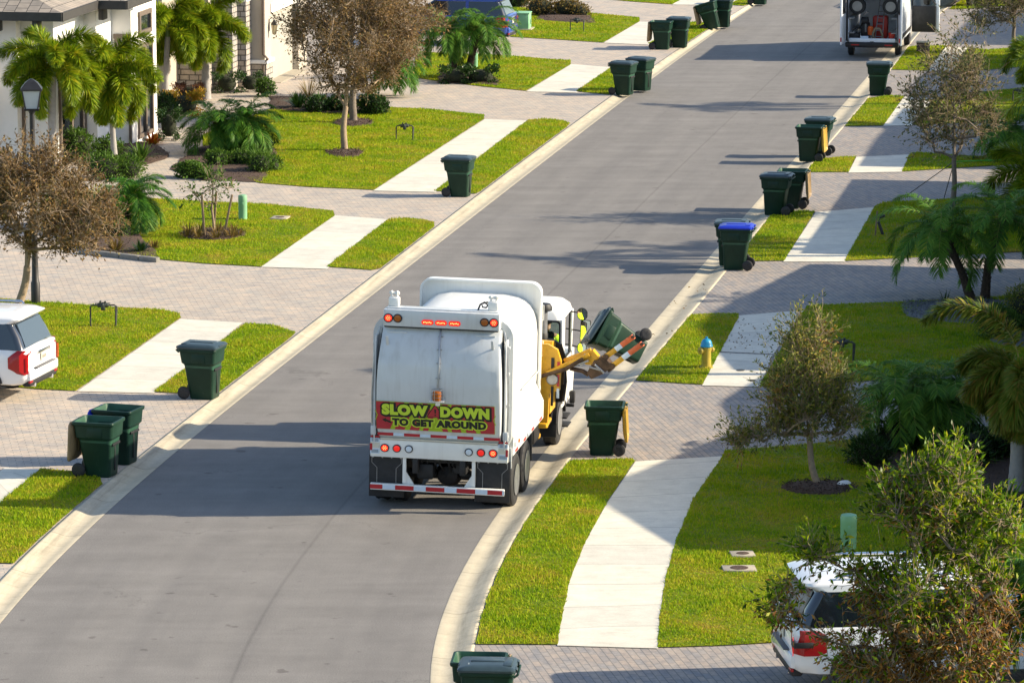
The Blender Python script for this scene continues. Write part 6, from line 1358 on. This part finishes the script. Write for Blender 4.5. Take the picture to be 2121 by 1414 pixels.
tree(2100, 110, 'sparse brown tree at the top right corner', [(-.4, 0, 2.2, 1.3, 1.2, .9), (.3, 0, 2.8, 1.1, 1.1, .9), (-.9, 0, 1.4, .8, .8, .6)], 120, 1700, 7000, .095, .22, 'leaf_thin', .08, 1.0, (0, 0), 'bark', twl=.7)
# foreground tree over the lower right car: stands nearer than the bottom edge of the picture
tree(0, 0, 'leafy green and brown tree in front of the lower right white car', [(.45, 0, 4.1, .95, 1.0, .8), (.42, .2, 5.2, .80, .9, .62), (.75, 0, 3.45, .85, 1.0, .75), (.0, 0, 3.25, .65, .8, .5), (-1.05, 0, 4.72, .34, .4, .20), (-1.5, 0, 4.0, .32, .4, .30), (-.45, 0, 4.25, .35, .4, .28), (1.05, 0, 4.9, .5, .6, .5), (-.75, 0, 3.3, .35, .5, .25), (.0, .1, 5.45, .3, .4, .3), (.6, .1, 5.75, .3, .4, .25)], 330, 3900, 21000, .10, .18, 'leaf_green', .09, 2.0, (.3, 0), 'bark', base=(4.95, 52.0, GZ), up=.6, twl=.36, mats2='leaf_dead', zsplit=4.25)
t = tree(440, 490, 'thin half bare sapling tied to wooden stakes on the left lawn', [(0, 0, 1.5, .35, .35, .6), (.45, 0, 1.45, .22, .22, .18), (-.5, 0, 1.2, .2, .2, .15), (0, 0, 1.0, .35, .3, .35)], 26, 60, 420, .085, .30, 'hedge_lt', .035, .9, (.03, 0), 'bark_tan', twig='twig')
for dx, dy, tl, l in ((-.22, -.25, -3, 'left wooden stake of the sapling'), (.42, -.1, 12, 'leaning right wooden stake of the sapling'), (.05, .3, 4, 'rear wooden stake of the sapling')):
    s_ = empty('wooden_stake', P(440, 490, GZ)+Vector((dx, dy, 0)), 0, l + ' on the left lawn', 'stake', 'stakes around the sapling'); m = MB(); m.box((0, 0, .55), (.06, .06, 1.2), .006, Matrix.Rotation(R(tl), 3, 'Y')); m.build('post', M['wood'], s_)
for k in range(9): a = k*.7; spiky(440, 492, 'dry grassy tuft in the ring under the staked sapling', 34, .42, .016, 'grass_dry', 'grass tuft', 'dry tufts under the sapling', (.4, 1.3), base=P(440, 490, GZ)+Vector((.68*math.cos(a), .5*math.sin(a), 0)))
# feather palms
DP = dict(nl=230, ll=.40, lw=.0095, bark='barkd', droop=1.7, sag=.42, boots=True, rr=.010)
palm(500, 318, 'pair of feather palms with leaning trunks in the bed between path and upper left lawn', [[(0, 0, 0), (-.05, 0, .5), (.08, 0, .95)], [(-.5, .1, 0), (-.7, .1, .5), (-.75, 0, .9)]], .085, 24, 1.45, mats='frond_lit', **DP)
palm(262, 478, 'short feather palm half hidden by the left brown tree', [[(0, 0, 0), (.05, 0, .5), (.15, 0, .9)]], .085, 28, 1.2, mats='frond_lit', **DP)
palm(762, 200, 'leaning feather palm behind the two brown trees by the garage driveway', [[(0, 0, 0), (.35, 0, .5), (.9, 0, 1.15)]], .09, 28, 1.3, mats='frond_lit', **DP)
palm(945, 162, 'pair of feather palms over a clipped round hedge on the far left lawn', [[(0, 0, 0), (-.15, 0, .8), (-.35, 0, 1.75)], [(.40, 0, 0), (.55, 0, .8), (.85, 0, 1.75)]], .13, 26, 1.65, mats='frond_shade_lift', **DP)
palm(2012, 622, 'large pair of dark feather palms above the slate chip bed', [[(0, 0, 0), (-.25, 0, .7), (-.75, 0, 1.75)], [(.35, .2, 0), (.4, .2, .8), (.75, .2, 2.0)]], .10, 20, 1.8, mats='frond_shade_lift', **DP)
palm(1897, 930, 'cluster of dark feather palms over the shaded shrubs behind the leafy tree', [[(0, 0, 0), (-.15, 0, .6), (-.42, 0, 1.15)], [(.15, 0, 0), (.2, 0, .6), (.25, .1, 1.1)], [(.3, .2, 0), (.5, .2, .6), (.72, .2, 1.05)]], .085, 17, 1.4, mats='frond_shade_lift', **DP)
palm(2085, 330, 'dark feather palm at the right edge below the guyed tree', [[(0, 0, 0), (0, 0, .5), (.05, 0, .9)]], .10, 24, 1.5, mats='frond_shade_lift', **DP)
palm(0, 0, 'feather palm cut by the right edge in front of the lower right car', [[(0, 0, 0), (0, 0, 2.2), (0, 0, 4.0)]], .10, 34, 1.25, mats='frond_shade_lift', base=(7.15, 53, GZ), **DP)
# foxtail palms by the white house
FX = dict(nl=850, ll=.46, lw=.013, mats='frond_fox', bark='palmgrey', plume=.92, droop=1.9, sag=.16, el=(-.5, 1.45), shaft=.45, rr=.018)
palm(108, 366, 'plume fronded palm nearest the street lamp in front of the white house', [[(0, 0, 0), (.02, 0, 1.2), (.05, 0, 2.95)]], .13, 18, 1.9, seed=3, **FX)
palm(238, 348, 'plume fronded palm in front of the white house windows, with a drooping dead frond', [[(0, 0, 0), (-.05, 0, 1.2), (-.08, 0, 2.5)]], .09, 17, 1.85, seed=5, extra=[(-1.2, -.9, 1.7, .5), (-1.9, -1.0, 1.6, .4)], **FX)
palm(342, 218, 'slim pale trunked palm at the corner of the white house', [[(0, 0, 0), (.05, 0, 1.2), (.12, 0, 2.3)]], .10, 15, 1.7, seed=8, **FX)
palm(427, 205, 'thick grey trunked palm in front of the stone clad wall', [[(0, 0, 0), (0, 0, 1.2), (0, 0, 2.1)]], .14, 16, 1.8, seed=11, **FX)
# foxtails on the right
palm(2185, 262, 'plume fronded palm arching in over the far right lawn', [[(0, 0, 0), (0, 0, 1.0), (0, 0, 1.6)]], .12, 10, 1.9, seed=4, extra=[(math.pi, 1.0, 2.3, 2.6)], **FX)
palm(2150, 470, 'golden fronded palm at the right edge beside the guyed tree', [[(0, 0, 0), (0, 0, .6), (0, 0, 1.0)]], .12, 12, 1.6, seed=6, **FX)
FR = dict(FX); FR.update(shaft=None, mats='frond_foxr', droop=1.3, el=(-1.4, .75), lw=.015, ll=.40, sag=.3)
palm(2106, 1022, 'grey trunked palm with rust tinged hanging fronds at the right edge', [[(0, 0, 0), (0, 0, .8), (.02, 0, 2.4)]], .15, 20, 1.35, seed=9, extra=[(math.pi*.98, 1.45, 2.6, 2.3)], **FR)
for x, y, h, sd, l in ((15.6, 106.4, 6.2, 21, 'tall plume fronded palm between two houses on the right, outside the picture'), (16.6, 108.3, 5.2, 22, 'second tall plume fronded palm in the same gap between the right hand houses'), (19.2, 139.6, 5.5, 23, 'tall plume fronded palm in the gap opposite the lone far right bin'), (12.2, 89.6, 5.6, 24, 'tall plume fronded palm in the gap level with the hydrant')):
    q = dict(FX); q['nl'] = 260; palm(0, 0, l, [[(0, 0, 0), (0, 0, h*.5), (.1, 0, h)]], .13, 12, 2.0, base=(x, y, GZ), seed=sd, **q)
# shrubs and bedding
for a in (
    (378, 243, 'clipped yellow orange hedge in front of the white house', [(0, .3, .35, .62, .5, .45)], 2600, .07, .35, 'hedge_or', True),
    (350, 290, 'dark green clipped bush at the corner of the white house', [(0, 0, .45, .34, .34, .5)], 1500, .06, .35, 'hedge', True),
    (392, 208, 'maroon clipped hedge beside the thick grey palm trunk', [(0, 0, .25, .5, .5, .3)], 1500, .06, .35, 'hedge_red', True),
    (470, 192, 'dark hedge along the stone clad wall', [(0, 0, .3, .45, .4, .38), (.8, .3, .3, .4, .4, .35)], 1800, .06, .35, 'hedge', True),
    (550, 200, 'yellow green bush at the foot of the garage pillar', [(0, 0, .3, .35, .35, .35)], 900, .08, .3, 'hedge_lt', False),
    (772, 236, 'round dark shrub beside the trunk of the second brown tree', [(0, 0, .28, .55, .5, .40)], 2200, .075, .4, 'hedge', False),
    (396, 368, 'low green shrub at the bend of the paver path', [(0, 0, .2, .48, .4, .28)], 1600, .07, .4, 'hedge_lt', False),
    (540, 358, 'grassy green shrub at the edge of the upper left lawn', [(0, 0, .28, .4, .4, .36), (.3, .5, .2, .3, .3, .3)], 1500, .10, .15, 'hedge_lt', False),
    (972, 172, 'clipped round hedge under the pair of far left feather palms', [(-.5, 0, .25, .5, .5, .33), (.4, 0, .25, .6, .5, .33)], 2400, .075, .4, 'hedge', True),
    (1150, 34, 'low brownish shrub bed behind the green transformer box', [(-.6, .3, .35, .7, .5, .45), (.5, .3, .3, .8, .5, .45), (1.0, 0, .2, .5, .4, .3)], 2200, .10, .2, 'grass_dry', False),
    (1085, 22, 'dark green shrub behind the blue car', [(-.3, 1.5, .5, .9, .6, .7)], 1500, .10, .3, 'hedge', False),
    (2068, 700, 'round fluffy green shrub beside the slate chip bed', [(0, 0, .35, .58, .55, .42)], 3400, .06, .2, 'hedge_lt', False),
    (1800, 965, 'dark strappy shrub at the left end of the shaded planting', [(0, 0, .25, .42, .4, .36)], 1600, .14, .09, 'hedge', False),
    (1860, 945, 'dark leafy shrub under the cluster of feather palms', [(0, .4, .3, .5, .4, .42), (.9, .5, .35, .55, .45, .45)], 2200, .09, .3, 'hedge', False),
    (2010, 960, 'dark shrub row between the palm cluster and the rust tinged palm', [(0, 0, .3, .6, .5, .45), (.9, .5, .35, .6, .5, .5)], 2000, .10, .25, 'hedge', False),
    (2105, 690, 'brownish green shrub at the right edge behind the rust tinged palm', [(.2, .3, .5, .5, .5, .6)], 1500, .10, .12, 'leaf_olive', False),
    (250, 492, 'low green shrubs under the left brown tree', [(0, 0, .2, .4, .4, .3), (-.6, .1, .25, .4, .4, .35)], 1300, .10, .15, 'hedge_lt', False),
    (130, 470, 'tall green shrub behind the left brown tree', [(0, 0, .5, .9, .6, .7), (.9, .5, .4, .7, .6, .6)], 2400, .11, .2, 'leaf_olive', False),
    (30, 330, 'leafy shrub mass at the foot of the white house', [(0, 0, .45, .9, .6, .6), (1.3, .1, .35, .8, .6, .5)], 2600, .10, .2, 'leaf_olive', False),
    (452, 345, 'leafy low shrub in front of the paired feather palms', [(0, 0, .22, .45, .35, .30), (.7, .2, .2, .4, .35, .28)], 1700, .09, .22, 'hedge_lt', False),
    (505, 322, 'dark green shrub between the trunks of the paired feather palms', [(-.5, .4, .25, .55, .5, .36), (.4, .6, .25, .5, .5, .36)], 1900, .09, .25, 'hedge', False),
    (160, 335, 'dense green shrub at the foot of the tall palms by the white house', [(0, 0, .45, .6, .5, .55), (.9, .4, .3, .5, .5, .4)], 2200, .12, .16, 'hedge_lt', False),
    (215, 372, 'mixed green shrub mass beside the paver path', [(0, 0, .35, .7, .5, .45), (.7, .3, .3, .5, .5, .4)], 2400, .11, .16, 'hedge_lt', False),
    (335, 262, 'dark shrub between the white house corner and the orange hedge', [(0, 1.2, .45, .4, .4, .5)], 1200, .10, .25, 'hedge', False),
    (420, 150, 'loose olive shrub against the stone clad wall', [(-.6, 0, .7, .6, .5, .9), (.3, 0, .5, .5, .5, .7)], 2400, .11, .2, 'leaf_olive', False),
    (690, 232, 'dark low shrub row left of the second brown tree trunk', [(-.5, 0, .22, .5, .4, .3), (.2, .1, .25, .5, .4, .32)], 1900, .085, .3, 'hedge', False),
): shrub(*a[:8], box=a[8])
for a in ((318, 300, 'red orange leafed plant by the path to the white house', 40, .45, .05, 'croton'), (292, 335, 'yellow green bromeliad clump by the path', 70, .75, .035, 'hedge_lt'), (618, 226, 'spiky dark agave left of the brown trees', 60, .7, .04, 'hedge'), (665, 228, 'spiky light green agave beside the brown trees', 60, .65, .035, 'hedge_lt'), (640, 205, 'bare grey grassy clump behind the agaves', 120, .9, .008, 'grass_dry'),
    (240, 522, 'yellow spiky plant in the bed beside the edging stones', 50, .5, .025, 'grass_dry'), (292, 524, 'dark strappy clump at the end of the edging stones', 60, .45, .02, 'hedge'), (318, 515, 'rusty strappy clump at the lawn corner by the edging stones', 40, .35, .02, 'grass_dry'), (2000, 975, 'upright yellow green fern in the shaded bed', 40, .95, .03, 'hedge_lt'), (2080, 1075, 'broad yellow green fern at the foot of the rust tinged palm', 60, .9, .04, 'hedge_lt'), (1880, 990, 'grassy fern clump in front of the palm cluster', 90, .6, .02, 'hedge_lt'), (1958, 626, 'small spiky plant in the slate chip bed', 26, .35, .012, 'hedge'), (540, 345, 'tall grassy plant behind the lawn edge shrub', 80, .8, .02, 'hedge_lt'), (205, 250, 'broad leafed plant behind the tall palms', 60, 1.3, .05, 'hedge_lt'), (430, 372, 'strappy plant in front of the paired feather palms', 60, .5, .03, 'hedge_lt')): spiky(*a)
# edging stones, white rock
m = MB(); q = [(165, 521), (205, 525), (250, 530), (290, 535), (328, 539)]
pts = [P(*a, GZ+.05) for a in q]
M['edge'] = mat('grey_edging', (.20, .19, .17), .9, var=.25, scale=9)
t = empty('garden_edging', pts[0], 0, 'row of low grey edging stones between the left bed and the driveway', 'edging')
for a, b in zip(pts[:-1], pts[1:]):
    m = MB(); d = b-a; m.box((a+b)/2-pts[0], (d.length*.97, .16, .14), .02, Matrix.Rotation(math.atan2(d.y, d.x), 3, 'Z')); m.build('edging_stone', M['edge'], t)
m = MB(); m.lathe([(0, -.05), (.15, -.03), (.19, .05), (.13, .12), (.05, .14), (0, .145)], n=9); m.v = [(x*.75, y*.5+.02*math.sin(9*x), z*.6+.01*math.sin(11*y+7*x)) for x, y, z in m.v]; o = m.build('rock', mat('white_rock', (.75, .74, .72), .9, var=.1, bmp=.5), None, 30); o.location = P(1748, 1004, GZ+.05); tag(o, 'white rock on the mulch ring of the twiggy tree', 'rock')
# fallen leaves in the right gutter and on the pavement
p = []
for (px, py), n, s in (((1400, 640), 8, .3), ((1362, 700), 5, .3), ((1540, 715), 40, .5), ((1450, 608), 8, .3), ((1570, 690), 40, .6)):
    c = P(px, py, 0); p.append(np.c_[rng.normal(c.x, s*.5, n), rng.normal(c.y, s*1.2, n), np.full(n, GZ+.02)])
p = np.concatenate(p); tag(leaves('fallen_leaves', p, unit(rdir(len(p))*np.array([1, 1, .25])), .06, .3, M['leaf_brown'], None), 'fallen brown leaves in the gutter and on the pavement near the hydrant', 'fallen leaves', kind='stuff')
grow()
